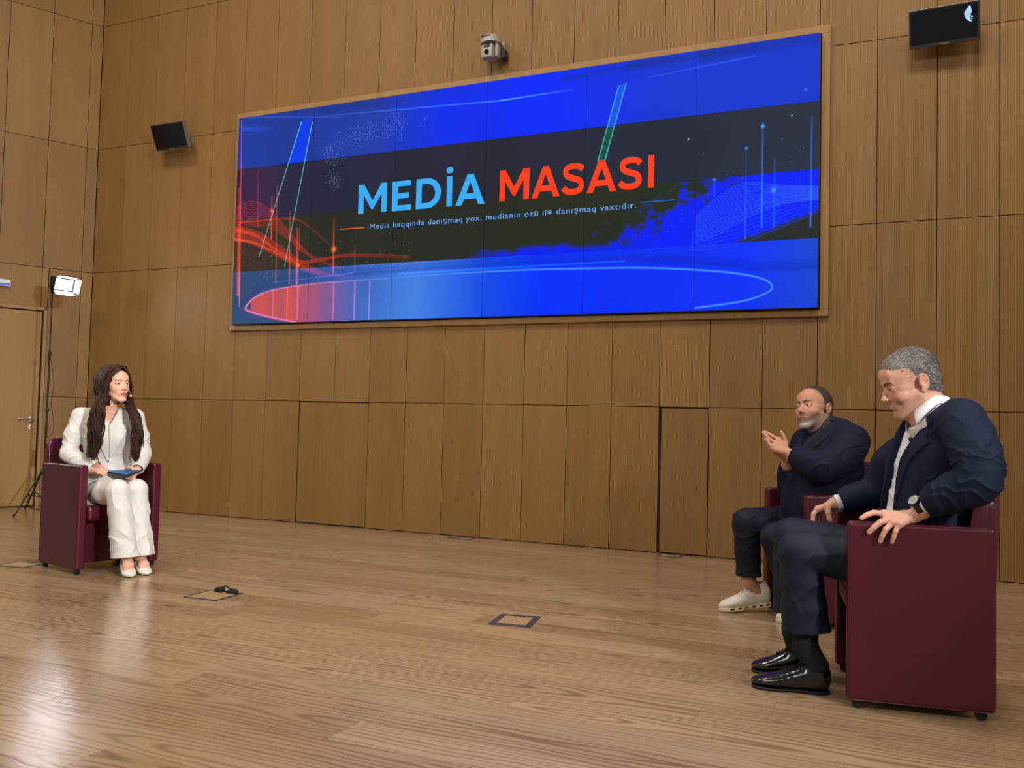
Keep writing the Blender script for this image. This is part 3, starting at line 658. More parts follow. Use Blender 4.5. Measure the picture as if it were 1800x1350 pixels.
floor_box(.85, -2.91, .215, .19, math.radians(8), 'floor box with thin dark rim beside the left armchair', .010)
floor_box(2.675, -.10, .225, .10, 0, 'dark floor box at the foot of the back wall under the video wall', .02)
floor_box(4.52, -.10, .17, .11, 0, 'floor box with thin rim by the open hatch in the back wall', .010)

# ------------------------------------------------------------------ armchairs
M_lea = mat('burgundy_leather', (76, 12, 34), .33, spec=.5, noise=(6, .18), bump=(260, .12, .0006), coat=.12)
M_seam = mat('burgundy_welt', (78, 14, 30), .4); M_cast = mat('caster_black', (16, 16, 17), .4)
CW, CD, CH_, CG = .5626, .4986, .686, .029
def rounded_panel(mb, lo, hi, r, M=None, seg=4): mb.box(lo, hi, r, seg, M)
def make_chair(label, loc, rz):
    root = empty('armchair', loc, rz); tag(root, label, 'armchair', 'burgundy leather armchairs on the stage')
    for s in (1, -1):
        mb = MB(); y0, y1 = sorted((s*CW/2, s*(CW/2-.062)))
        mb.box((-CD, y0, CG), (0, y1, CH_), .017, 4)
        a = mb.build('arm', M_lea, root, smooth=True, sharp=80)
        mb = MB()      # welt round the outer face
        yy = s*(CW/2-.006); xx = [-CD+.004, -.004]; zz = [CG+.004, CH_-.004]
        c_ = .014
        loop = [(xx[0], yy, zz[0]+c_), (xx[0], yy, zz[1]-c_), (xx[0]+c_, yy, zz[1]), (xx[1]-c_, yy, zz[1]), (xx[1], yy, zz[1]-c_), (xx[1], yy, zz[0]+c_), (xx[1]-c_, yy, zz[0]), (xx[0]+c_, yy, zz[0]), (xx[0], yy, zz[0]+c_)]
        mb.tube(loop, .0022, 6); mb.build('welt', M_seam, a, smooth=True)
    # seat cushion
    mb = MB(); mb.box((-.44, -.214, .325), (-.008, .214, .425), .030, 5); mb.build('seat', M_lea, root, smooth=True, sharp=80)
    mb = MB(); mb.box((-.43, -.21, .05), (-.11, .21, .345), .01, 2); mb.build('front_panel', M_lea, root, smooth=True, sharp=60)
    # curved back that wraps over the rear of both arms
    V = []; n = 22; prof = [(0, .40), (.004, .60), (-.018, .80), (-.030, .838), (-.052, .852), (-.076, .846), (-.094, .82), (-.098, .72), (-.080, .45), (-.07, .40)]
    for i in range(n+1):
        t = -1+2*i/n; y = t*(CW/2-.004); bow = .055*(abs(t)**3); ends = (1-abs(t)**16*.12)
        for px, pz in prof: V.append((-CD+.045+bow+px, y, .40+(pz-.40)*(1-.10*abs(t)**10)))
    k = len(prof); Fs = [(i*k+j, i*k+(j+1) % k, (i+1)*k+(j+1) % k, (i+1)*k+j) for i in range(n) for j in range(k)]
    Fs += [tuple(range(k))[::-1], tuple(n*k+j for j in range(k))]
    o = meshobj('backrest', V, Fs, M_lea, root, True); bv = o.modifiers.new('b', 'BEVEL'); bv.width = .01; bv.segments = 3; bv.angle_limit = math.radians(50); o.modifiers.new('ss', 'SUBSURF').render_levels = 1
    mb = MB(); mb.box((-CD+.03, -.2, CG+.03), (-CD+.06, .2, .45), .01, 2); mb.build('rear_panel', M_lea, root, smooth=True, sharp=60)
    for sx in (-.04, -CD+.045):
        for s in (1, -1):
            mb = MB(); y = s*(CW/2-.031)
            mb.cyl((sx, y-.012, .019), (sx, y+.012, .019), .019, n=16); mb.box((sx-.016, y-.016, .022), (sx+.016, y+.016, .036), .003, 1); mb.build('caster', M_cast, root, smooth=True)
    for ch_ in list(root.children):
        if ch_.name.split('.')[0] in ('arm', 'seat', 'front_panel', 'rear_panel'): ch_.modifiers.new('wn', 'WEIGHTED_NORMAL').weight = 80
    return root
CHP = {'A': (1.524, -2.734, math.radians(-13.2)), 'B': (5.950, -3.185, math.radians(188.2)), 'C': (5.592, -1.980, math.radians(210.6))}
make_chair('burgundy leather armchair at left under the woman in the white suit', (*CHP['A'][:2], 0), CHP['A'][2])
make_chair('burgundy leather armchair nearest the camera, under the grey-haired man with the watch', (*CHP['B'][:2], 0), CHP['B'][2])
make_chair('burgundy leather armchair under the bearded man clapping, behind the front armchair', (*CHP['C'][:2], 0), CHP['C'][2])
# ------------------------------------------------------------------ smooth solid modelling (signed distance fields -> one quad mesh)
ARR = np.array
def nrm(v): v = np.asarray(v, float); return v/(np.linalg.norm(v)+1e-12)
class Vox:
    def __init__(s, lo, hi, h):
        s.h = h; s.lo = np.array(lo, float); n = np.ceil((np.array(hi)-lo)/h).astype(int)+1
        s.a = np.full(n, .5, np.float32); s.ax = [(s.lo[i]+h*np.arange(n[i])).astype(np.float32) for i in range(3)]; s.o = np.zeros(3); s.A = np.eye(3); s.s = 1.0
    def copy(s):
        t = Vox.__new__(Vox); t.__dict__.update(s.__dict__); t.a = s.a.copy(); return t
    def frame(s, o=(0, 0, 0), A=None, sc=1.0): s.o = np.array(o, float); s.A = np.eye(3) if A is None else np.array(A, float); s.s = sc     # rows of A = local axes in world
    def W(s, p): return s.o+(np.asarray(p, float)*s.s) @ s.A
    def blk(s, lo, hi):
        sl = []
        for i in range(3):
            a = int(max(0, math.floor((lo[i]-s.lo[i])/s.h))); b = int(min(s.a.shape[i], math.ceil((hi[i]-s.lo[i])/s.h)+1)); sl.append(slice(a, max(a, b)))
        X = s.ax[0][sl[0]][:, None, None]; Y = s.ax[1][sl[1]][None, :, None]; Z = s.ax[2][sl[2]][None, None, :]
        return tuple(sl), X, Y, Z
    def put(s, sl, d, k, op):
        a = s.a[sl]
        if op == '+':
            if k > 0: h = np.clip(.5+.5*(a-d)/k, 0, 1); r = a+(d-a)*h-k*h*(1-h)
            else: r = np.minimum(a, d)
        elif op == '-':
            if k > 0: h = np.clip(.5-.5*(a+d)/k, 0, 1); r = a+(-d-a)*h+k*h*(1-h)
            else: r = np.maximum(a, -d)
        elif op == '&': r = np.maximum(a, d)
        s.a[sl] = r
    def ell(s, c, r, k=.01, op='+', rot=None):
        c = s.W(c); r = np.asarray(r, float)*s.s; A = s.A if rot is None else np.asarray(rot, float) @ s.A
        m = float(max(r))+k+2*s.h; sl, X, Y, Z = s.blk(c-m, c+m)
        X = X-c[0]; Y = Y-c[1]; Z = Z-c[2]; k0 = 0; k1 = 0
        for i in range(3):
            q = X*A[i][0]+Y*A[i][1]+Z*A[i][2]; k0 = k0+(q/r[i])**2; k1 = k1+(q/(r[i]**2))**2
        k0 = np.sqrt(k0); k1 = np.sqrt(k1)+1e-9; s.put(sl, (k0*(k0-1)/k1).astype(np.float32), k, op)
    def cap(s, a, b, ra, rb=None, k=.01, op='+', sq=None):
        a = s.W(a); b = s.W(b); ra = ra*s.s; rb = (ra if rb is None else rb*s.s); m = max(ra, rb)+k+2*s.h
        if sq: m = max(ra, rb)*max(1, sq[1])+k+2*s.h; dv = nrm(np.asarray(sq[0], float) @ s.A)
        sl, X, Y, Z = s.blk(np.minimum(a, b)-m, np.maximum(a, b)+m); d = b-a; l2 = d@d+1e-12
        X = X-a[0]; Y = Y-a[1]; Z = Z-a[2]; t = np.clip((X*d[0]+Y*d[1]+Z*d[2])/l2, 0, 1)
        X = X-t*d[0]; Y = Y-t*d[1]; Z = Z-t*d[2]
        if sq:
            g = (X*dv[0]+Y*dv[1]+Z*dv[2])*(1/sq[1]-1); X = X+g*dv[0]; Y = Y+g*dv[1]; Z = Z+g*dv[2]
        D = np.sqrt(X*X+Y*Y+Z*Z)-(ra+(rb-ra)*t)
        if sq: D = D*min(1, sq[1])
        s.put(sl, D.astype(np.float32), k, op)
    def chain(s, pts, k=.01, op='+', sub=0, sq=None):       # pts: (x,y,z,r)
        P = np.asarray(pts, float)
        if sub: P = tuft_spline(P, sub)
        for i in range(len(P)-1): s.cap(P[i][:3], P[i+1][:3], P[i][3], P[i+1][3], k, op, sq)
    def loft(s, nodes, lat, k=.02, op='+', ex=2.0, sub=0):     # nodes: (x,y,z, rl, rf): half-width along lat, half-depth across
        P = np.asarray(nodes, float)
        if sub: P = tuft_spline(P, sub)
        lat = nrm(np.asarray(lat, float) @ s.A)
        for i in range(len(P)-1):
            a = s.W(P[i][:3]); b = s.W(P[i+1][:3]); ra = P[i][3:]*s.s; rb = P[i+1][3:]*s.s; T = nrm(b-a); Ll = nrm(lat-T*(lat@T)); Fv = np.cross(T, Ll)
            m = max(ra.max(), rb.max())+k+2*s.h; sl, X, Y, Z = s.blk(np.minimum(a, b)-m, np.maximum(a, b)+m); d = b-a; l2 = d@d
            X = X-a[0]; Y = Y-a[1]; Z = Z-a[2]; t = np.clip((X*d[0]+Y*d[1]+Z*d[2])/l2, 0, 1)
            X = X-t*d[0]; Y = Y-t*d[1]; Z = Z-t*d[2]
            rl = ra[0]+(rb[0]-ra[0])*t; rf = ra[1]+(rb[1]-ra[1])*t; re = np.minimum(rl, rf)
            l = np.abs(X*Ll[0]+Y*Ll[1]+Z*Ll[2])/rl; f = np.abs(X*Fv[0]+Y*Fv[1]+Z*Fv[2])/rf; e = np.abs(X*T[0]+Y*T[1]+Z*T[2])/re
            q = (l**ex+f**ex+e**ex)**(1/ex); s.put(sl, ((q-1)*re).astype(np.float32), k, op)
    def box(s, c, r, rd=.005, k=0., op='+', rot=None):
        c = s.W(c); r = np.asarray(r, float)*s.s-rd; A = s.A if rot is None else np.asarray(rot, float) @ s.A
        m = np.linalg.norm(r)+rd+k+2*s.h; sl, X, Y, Z = s.blk(c-m, c+m); X = X-c[0]; Y = Y-c[1]; Z = Z-c[2]
        q = [np.abs(X*A[i][0]+Y*A[i][1]+Z*A[i][2])-r[i] for i in range(3)]
        d = np.sqrt(sum(np.maximum(v, 0)**2 for v in q))+np.minimum(np.maximum(np.maximum(q[0], q[1]), q[2]), 0)-rd
        s.put(sl, d.astype(np.float32), k, op)
    def local(s, sl=None):                 # local coordinates of (a block of) the grid in the current frame
        sl = sl or (slice(None),)*3
        X = s.ax[0][sl[0]][:, None, None]-s.o[0]; Y = s.ax[1][sl[1]][None, :, None]-s.o[1]; Z = s.ax[2][sl[2]][None, None, :]-s.o[2]
        return [(X*s.A[i][0]+Y*s.A[i][1]+Z*s.A[i][2])/s.s for i in range(3)]
    def plane(s, p, n, op='&', k=0):       # keep the side n points away from
        p = s.W(p); n = nrm(np.asarray(n, float) @ s.A)
        X = s.ax[0][:, None, None]; Y = s.ax[1][None, :, None]; Z = s.ax[2][None, None, :]
        d = ((X-p[0])*n[0]+(Y-p[1])*n[1]+(Z-p[2])*n[2]).astype(np.float32); s.put((slice(None),)*3, d, k, op)
    def wrinkle(s, zones, seed=0):         # zones: (point, radius, axis, amp, freq) : creases running across `axis`
        r = np.random.RandomState(seed)
        for (p, R, ax, amp, fr) in zones:
            p = s.W(p); R = R*s.s; sl, X, Y, Z = s.blk(p-R, p+R); X = X-p[0]; Y = Y-p[1]; Z = Z-p[2]; ax = nrm(ax)
            w_ = np.clip(1-(X*X+Y*Y+Z*Z)/R**2, 0, 1)**1.5
            u = X*ax[0]+Y*ax[1]+Z*ax[2]; q = 0
            for _ in range(3):
                k_ = r.normal(size=3)*fr*.25; q = q+np.sin(X*k_[0]+Y*k_[1]+Z*k_[2]+r.rand()*6.3)*.75
            rd = 1-np.abs(np.sin(u*fr*.5+q)); rd = rd*rd
            s.a[sl] -= (amp*w_*(rd-.35)).astype(np.float32)
    def ripple(s, amp, fr, seed=0):        # gentle unevenness everywhere near the surface
        r = np.random.RandomState(seed); X = s.ax[0][:, None, None]; Y = s.ax[1][None, :, None]; Z = s.ax[2][None, None, :]; q = 0
        for _ in range(5):
            k_ = r.normal(size=3)*fr; q = q+np.sin(X*k_[0]+Y*k_[1]+Z*k_[2]+r.rand()*6.3)
        s.a -= (amp*q/3).astype(np.float32)
    def mesh(s, relax=1):
        a = s.a; neg = a < 0
        n = neg.shape; c = np.zeros(tuple(k-1 for k in n), np.uint8)
        for i in (0, 1):
            for j in (0, 1):
                for k in (0, 1): c += neg[i:n[0]-1+i, j:n[1]-1+j, k:n[2]-1+k]
        I = np.argwhere((c > 0) & (c < 8)); idm = np.full(c.shape, -1, np.int32); idm[I[:, 0], I[:, 1], I[:, 2]] = np.arange(len(I))
        acc = np.zeros((len(I), 3)); cnt = np.zeros(len(I)); co = [(i, j, k) for i in (0, 1) for j in (0, 1) for k in (0, 1)]
        val = {q: a[I[:, 0]+q[0], I[:, 1]+q[1], I[:, 2]+q[2]].astype(float) for q in co}
        for q in co:
            for ax in range(3):
                if q[ax] == 0:
                    p = list(q); p[ax] = 1; v0 = val[q]; v1 = val[tuple(p)]; m = (v0 < 0) != (v1 < 0); t = np.where(m, v0/(v0-v1+1e-20), 0)
                    pt = np.tile(np.array(q, float), (len(I), 1)); pt[:, ax] += t; acc += pt*m[:, None]; cnt += m
        V = (I+acc/cnt[:, None])*s.h+s.lo; F = []
        for ax in range(3):
            o1, o2 = [(1, 2), (2, 0), (0, 1)][ax]
            sl0 = [slice(None)]*3; sl1 = [slice(None)]*3; sl0[ax] = slice(0, -1); sl1[ax] = slice(1, None)
            e = neg[tuple(sl0)] != neg[tuple(sl1)]; E = np.argwhere(e); E = E[(E[:, o1] > 0) & (E[:, o2] > 0) & (E[:, o1] < n[o1]-1) & (E[:, o2] < n[o2]-1)]
            fl = neg[tuple(sl0)][E[:, 0], E[:, 1], E[:, 2]]
            g = []
            for d1, d2 in ((0, 0), (1, 0), (1, 1), (0, 1)):
                Q = E.copy(); Q[:, o1] -= 1-d1; Q[:, o2] -= 1-d2; g.append(idm[Q[:, 0], Q[:, 1], Q[:, 2]])
            g = np.stack(g, 1); g[~fl] = g[~fl][:, ::-1]; F.append(g[(g >= 0).all(1)])
        F = np.concatenate(F)
        for _ in range(relax):            # light relaxation
            S = np.zeros_like(V); C = np.zeros(len(V))
            for i in range(4):
                np.add.at(S, F[:, i], V[F[:, (i+1) % 4]]+V[F[:, (i+3) % 4]]); np.add.at(C, F[:, i], 2)
            V = V+.5*(S/C[:, None]-V)
        return V, F
def biggest(V, F):                        # keep the largest connected piece only
    lab = np.arange(len(V))
    for _ in range(4000):
        m = lab[F].min(1); new = lab.copy()
        for i in range(4): np.minimum.at(new, F[:, i], m)
        new = new[new]; new = new[new]
        if (new == lab).all(): break
        lab = new
    r, c = np.unique(lab, return_counts=True); keep = lab == r[c.argmax()]; mp = np.cumsum(keep)-1
    return V[keep], mp[F[keep[F[:, 0]]]]
def sdf_obj(name, vx, m, parent, colf=None, relax=1, one=False):
    V, F = vx.mesh(relax)
    if one: V, F = biggest(V, F)
    c = colf(V) if colf is not None else None
    return meshobj(name, V, F, m, parent, True, col=c)

def lj(ch, x, y, ly):                     # a joint: the point of the sagittal plane `ly` left of the chair's centre line that the photo shows at (x, y); chair-local
    cx, cy, t = CHP[ch]; n = np.array([-math.sin(t), math.cos(t), 0]); o = np.array([cx, cy, 0])+n*ly
    d = cF+(x-900)/FPX*cR-(y-675)/FPX*cU; P = CAM+((o-CAM)@n)/(d@n)*d; d = P-np.array([cx, cy, 0])
    return np.array([d@[math.cos(t), math.sin(t), 0], d@n, d[2]])
def axes(yaw, pitch=0., roll=0.):         # rows: x = left, y = forward, z = up of a head or chest turned by yaw (degrees, left positive), pitch (nod down positive), roll
    y, p, r = np.radians([yaw, pitch, roll])
    f = np.array([math.cos(y)*math.cos(p), math.sin(y)*math.cos(p), -math.sin(p)]); l = np.array([-math.sin(y), math.cos(y), 0]); u = np.cross(f, l)
    l2 = l*math.cos(r)+u*math.sin(r); u2 = np.cross(f, l2)
    return np.array([l2, f, u2])

# ---- a head in its own frame: x left, y forward, z up, origin between the ears at eye level (metres)
def head(v, o, A, sc, male=True, heavy=0., smile=0., lid=None):
    v.frame(o, A, sc)
    v.ell((0, -.012, .035), (.074, .096, .083), .0)                      # skull
    v.ell((0, .018, .030), (.066, .078, .068), .02)
    v.ell((0, .040, -.028), (.056+.006*heavy, .056, .070), .02)         # face mass
    jw = .052 if male else .045
    for s in (1, -1):
        v.cap((s*(jw+.004*heavy), .006, -.052), (s*.018, .072, -.106 if male else -.100), .017+.003*heavy, .013, .022)          # jaw line
        v.ell((s*.040, .058, -.030), (.019+.003*heavy, .022, .021), .014)     # cheek
        v.ell((s*.050, .040, -.004), (.014, .024, .012), .012)               # cheekbone
        v.cap((s*.010, .089, .021), (s*.040, .078, .023), .0085 if male else .006, .006, .010)         # brow
    v.ell((0, .078, -.104 if male else -.100), (.019 if male else .015, .015, .014), .016)      # chin
    v.ell((0, .074, .045), (.044, .016, .028), .02)                      # forehead
    for s in (1, -1): v.ell((s*.0315, .098, .001), (.0165, .014, .0115), .010, '-')           # sockets
    v.ell((0, .078, -.066), (.027, .018, .022), .012)                    # muzzle
    v.cap((0, .088, .010), (0, .108, -.028), .0062, .0088, .008)         # nose bridge
    v.ell((0, .112 if male else .108, -.032), (.0095, .010, .0085), .006)
    for s in (1, -1): v.ell((s*.0115, .101, -.036), (.0068, .0095, .0068), .004); v.ell((s*.0058, .106, -.0425), (.0028, .0045, .003), .002, '-')
    for s in (1, -1):                                                    # eyelids: a ball opened by an almond slit
        v.ell((s*.0315, .0775, .0), (.0148, .0142, .0125), .003)
        v.ell((s*.0318, .093, -.0005), (.0128, .014, .0037 if male else .0050), .0015, '-')
    fl = .0065 if not male else .005
    v.cap((-.017, .092, -.0625), (.017, .092, -.0625), .0036, .0036, .004); v.cap((-.004, .0955, -.0605), (.004, .0955, -.0605), .004, .004, .003)
    v.ell((0, .0925, -.0715), (.0165, .007, fl), .004)
    for s in (1, -1): v.cap((s*.016, .092, -.0645+.002*smile), (s*.024, .082, -.064+.005*smile), .0034, .0025, .004)
    if smile > .5:
        for s in (1, -1): v.ell((s*.041, .064, -.037), (.020, .021, .019), .012); v.cap((s*.0205, .101, -.042), (s*.035, .083, -.066), .0022, .0018, .004, '-')
        v.ell((0, .101, -.0665), (.022, .013, .0066), .0018, '-'); v.ell((0, .088, -.0655), (.020, .008, .0058), .001)
    else: v.cap((-.021, .0985, -.0660), (.021, .0985, -.0660), .0014, .0014, .0015, '-')
    for s in (1, -1):                                                    # ears
        v.ell((s*.0785, -.016, -.006), (.0070, .0185, .0300), .007); v.ell((s*.0780, -.006, -.034), (.0055, .0085, .011), .005)
        th = np.linspace(-.3, 3.7, 12); P = [(s*(.083+.002*math.sin(t)), -.0155-.0150*math.cos(math.pi-t)*-1, -.002+.0245*math.sin(t)) for t in th]
        for i in range(len(P)-1): v.cap(P[i], P[i+1], .0032, .0032, .003)
        v.ell((s*.0865, -.0145, -.004), (.0055, .0095, .0165), .004, '-'); v.ell((s*.0775, .0, -.010), (.0045, .004, .008), .004)
def head_paint(V, o, A, sc, base, lip, brow, beard=None, male=True, blush=None, bt=0.):
    P = ((V-np.asarray(o)) @ np.asarray(A).T)/sc; P[(np.linalg.norm(P, axis=1) > .165)] = ARR([0, -9., -9.]); x, y, z = P.T; ax = np.abs(x)
    c = np.tile(np.asarray(s2l(base)), (len(V), 1)); near = (y > .03) & (ax < .09) & (np.abs(z) < .2)
    def mix(m, colr):
        m = np.clip(m, 0, 1)[:, None]; c[:] = c*(1-m)+m*s2l(colr)
    def soft(d, w): return 1/(1+np.exp(np.clip(d/w, -30, 30)))
    near_f = (y > .04)
    if blush is not None: mix(.5*np.exp(-(((ax-.042)/.018)**2+((z+.030)/.016)**2))*near_f, blush); mix(.45*np.exp(-((x/.012)**2+((z+.033)/.01)**2))*(y > .09), blush)
    if beard is not None:
        up = -.060+.75*np.maximum(0, ax-.034)-.3*np.maximum(0, .012-ax)
        m = soft(z-up, .0035)*(y > -.03)*(z > -.15)*soft(.0125-np.hypot(x*.75, (z+.066)*1.6)-0.0, .002)
        mou = soft(np.maximum(np.abs(z+.051)-.005, ax-.028), .002)*(y > .08); m = np.maximum(m*(y > -.03), mou)
        mix(m*beard[1], beard[0]); mix(m*.9*np.exp(-((ax/.034)**2))*(z < -.074), beard[2])
    lm = np.maximum((np.abs(z+.0665+.0002)/(.0105 if not male else .0078))**2+(ax/.0225)**2-1, 0)
    q = (((z+.0665)/(.0105 if not male else .0075))**2+(ax/.0225)**2)
    mix(soft(q-1, .15)*(y > .07), lip); mix(.85*soft(np.abs(z+.0660)-.0010, .0006)*(ax < .021)*(y > .075), (90, 40, 38))
    bx = (ax-.0115)/.034; arch = .0195+.0065*np.sin(np.clip(bx, 0, 1)*2.3)-.002
    thick = (.0042+bt if male else .0030)*(1-.55*np.clip(bx, 0, 1))
    mix(.92*soft(np.abs(z-arch)-thick, .0009)*(bx > -.04)*(bx < 1.0)*(y > .045), brow)
    lash = ((ax-.0318)/.0150)**2+((z-.0004)/(.0068 if not male else .0058))**2
    mix((.85 if not male else .55)*soft(np.abs(lash-.95)-.22, .08)*(z > -.003-(.002 if male else 0))*(y > .06), (40, 24, 20))
    return c, P
def eyes(o, A, sc, parent, iris, look):
    A = np.asarray(A); m = bpy.data.materials.get('eye_'+iris[0]) or eye_mat('eye_'+iris[0], iris[1])
    for s in (1, -1):
        c = np.asarray(o)+(np.array([s*.0315, .0772, 0])*sc) @ A; r = .0122*sc
        f = nrm(A[1]+look[0]*A[0]*1.0+look[1]*A[2]); q = Vector(f).to_track_quat('Y', 'Z').to_matrix().to_4x4()
        mb = MB(); mb.sph((0, 0, 0), r, 28); ob = mb.build('eye', m, parent, smooth=True, sharp=180)
        ob.matrix_local = Matrix.Translation(c) @ q
def eye_mat(name, iris):
    m = bpy.data.materials.new(name); m.use_nodes = True; nt = m.node_tree; b = nt.nodes['Principled BSDF']; b.inputs['Roughness'].default_value = .08
    tc = nt.nodes.new('ShaderNodeTexCoord'); n = nt.nodes.new('ShaderNodeVectorMath'); n.operation = 'NORMALIZE'; nt.links.new(tc.outputs['Object'], n.inputs[0])
    d = nt.nodes.new('ShaderNodeVectorMath'); d.operation = 'DOT_PRODUCT'; d.inputs[1].default_value = (0, 1, 0); nt.links.new(n.outputs[0], d.inputs[0])
    r = nt.nodes.new('ShaderNodeValToRGB'); e = r.color_ramp.elements; e[0].position = .0; e[0].color = L(225, 215, 210); e[1].position = .862; e[1].color = L(228, 220, 216)
    for p, cc in ((.868, (30, 24, 22)), (.885, iris), (.965, iris), (.972, (6, 6, 6))): x = e.new(p); x.color = L(*cc)
    nt.links.new(d.outputs['Value'], r.inputs[0]); nt.links.new(r.outputs[0], b.inputs['Base Color']); return m

def hand(v, wr, mcp, fingers, thumb, wide=.0135, fr=.0082, side=None):
    """wrist point, four knuckles, four finger chains (lists of points after the knuckle), thumb chain starting near the wrist"""
    wr = np.asarray(wr, float); M = [np.asarray(p, float) for p in mcp]
    for p in M: v.cap(wr, p, .0165, wide*.92, .010)
    for a, b in zip(M[:-1], M[1:]): v.cap(a, b, wide*.85, wide*.85, .006)
    for i, (p, ch) in enumerate(zip(M, fingers)):
        r0 = fr*(1.0, 1.04, .98, .86)[i]; P = [p]+[np.asarray(q, float) for q in ch]
        for j in range(len(P)-1): v.cap(P[j], P[j+1], r0*(1.06, .97, .90, .8)[j], r0*(.97, .90, .78, .7)[j], .0030)
    T = [np.asarray(q, float) for q in thumb]
    for j in range(len(T)-1): v.cap(T[j], T[j+1], (.0155, .0115, .0102)[min(j, 2)], (.0115, .0102, .0085)[min(j, 2)], .007 if j == 0 else .003)
def shoe(v, heel, toe, lat, hgt=.07, w=.046, sole=.010, heel_h=.024, dress=True):
    """upper from heel to toe; v.frame must be identity"""
    heel = np.asarray(heel, float); toe = np.asarray(toe, float); u = np.array([0, 0, 1.]); q = lambda t, z: heel+(toe-heel)*t+u*z
    N = [(*q(.06, .045+.0), w*.70, .042), (*q(.25, .045), w*.80, .044), (*q(.45, .040), w*.86, .036), (*q(.66, .034), w*1.0, .027), (*q(.84, .028), w*.90, .020), (*q(.955, .023), w*.58, .013)]
    v.loft(N, lat, .012, sub=12)
    v.loft([(*q(.12, .06), w*.66, .050), (*q(.17, hgt+.02), w*.70, .048)], lat, .014)
    v.plane(heel+u*sole, nrm(np.cross(np.cross(toe-heel, u), toe-heel))*-1)
M_skinF = mat('skin_light', attr='col', rough=.45, spec=.4, sss=.06, noise=(90, .04))
M_skin = mat('skin_tan', attr='col', rough=.48, spec=.4, sss=.05, noise=(70, .06), bump=(500, .10, .0004))
# ------------------------------------------------------------------ people
M_white = mat('white_suit', (214, 211, 205), .6, spec=.3, sheen=.05, bump=(500, .05, .0004)); M_shirt = mat('white_shirt', (225, 228, 232), .6, spec=.3)
M_navyB = mat('navy_wool_blue', (22, 32, 52), .68, spec=.15, bump=(900, .2, .0003)); M_navyC = mat('navy_wool_dark', (22, 25, 46), .7, spec=.15, bump=(900, .2, .0003))
M_trB = mat('trouser_navy', (17, 26, 44), .65, spec=.3); M_trC = mat('trouser_ink', (20, 24, 38), .7, spec=.25)
M_tee = mat('dark_top', (11, 12, 20), .7); M_hairF = mat('hair_brown', attr='col', rough=.5, spec=.2); M_hairB = mat('hair_grey', attr='col', rough=.5, spec=.35); M_hairC = mat('hair_short_dark', attr='col', rough=.6, spec=.25)
M_pump = mat('white_patent', (225, 222, 208), .25); M_shoe = mat('black_shoe_leather', (12, 12, 14), .16, spec=.6, coat=.4); M_sock = mat('black_sock', (10, 11, 16), .85)
M_sole = mat('black_sole', (10, 10, 11), .5); M_snk = mat('sneaker_white', (214, 208, 194), .6); M_snks = mat('sneaker_sole', (204, 190, 160), .6); M_lace = mat('lace_white', (228, 226, 220), .7)
M_but = mat('button_dark', (14, 15, 20), .3); M_metal = mat('watch_metal', (120, 120, 124), .25, .9); M_dial = mat('watch_dial', (14, 14, 16), .2); M_strap = mat('watch_strap', (14, 14, 15), .5)
M_gold = mat('mic_beige', (196, 150, 104), .5); M_card = mat('folder_blue', (36, 92, 140), .45); M_cardd = mat('folder_dark', (22, 34, 52), .5)
ARR = np.array
def person(ch, label):
    x, y, t = CHP[ch]; r = empty('person', (x, y, 0), t); tag(r, label, 'person', None); return r
def hairtube(mb_v, mb_f, cols, P, R, n, col):
    P = np.asarray(P); T = np.gradient(P, axis=0); T /= np.linalg.norm(T, axis=1)[:, None]+1e-9
    a = np.cross(T, [0.31, .2, .9]); a /= np.linalg.norm(a, axis=1)[:, None]+1e-9; b = np.cross(T, a); base = sum(len(q) for q in mb_v)
    ang = 2*np.pi*np.arange(n)/n; V = P[:, None]+np.asarray(R)[:, None, None]*(np.cos(ang)[None, :, None]*a[:, None]+np.sin(ang)[None, :, None]*b[:, None])
    mb_v.append(V.reshape(-1, 3)); m = len(P); i = np.arange(m-1)[:, None]*n; k = np.arange(n)[None]; k2 = (k+1) % n
    mb_f.append((np.stack([i+k, i+k2, i+n+k2, i+n+k], -1)+base).reshape(-1, 4)); cols.append(np.tile(col, (m*n, 1)))
def short_hair(v_cap, o, A, sc, parent, mat_, cols, flow, n, ln, rad, seed, lift=.3, name='hair'):
    V, F = v_cap.mesh(1); fc = V[F]; cen = fc.mean(1); nr = np.cross(fc[:, 1]-fc[:, 0], fc[:, 2]-fc[:, 0]); ar = np.linalg.norm(nr, axis=1); nr /= ar[:, None]+1e-12
    C = (V-o)@np.asarray(A).T/sc; r = np.random.RandomState(seed); col = cols(C, r)
    vs, fs, cc = [V], [F], [col]; pick = r.choice(len(F), n, p=ar/ar.sum())
    for q in pick:
        p = cen[q]; nn = nr[q]; c = (p-o)@np.asarray(A).T/sc; d = flow(c)@np.asarray(A); d = d-nn*(d@nn); d = nrm(nrm(d)+r.normal(size=3)*.12)
        if (p-o)@nn < 0: continue
        l = ln*r.uniform(.6, 1.2)*sc; t = np.linspace(0, 1, 4)[:, None]; P = p-nn*.001+d*l*t+nn*(lift*l)*np.sin(t*2.6)*.6
        hairtube(vs, fs, cc, P, rad*ARR([1, 1, .8, .25]), 3, cols(c[None], r)[0])
    return meshobj(name, np.concatenate(vs), np.concatenate(fs), mat_, parent, True, col=np.concatenate(cc))

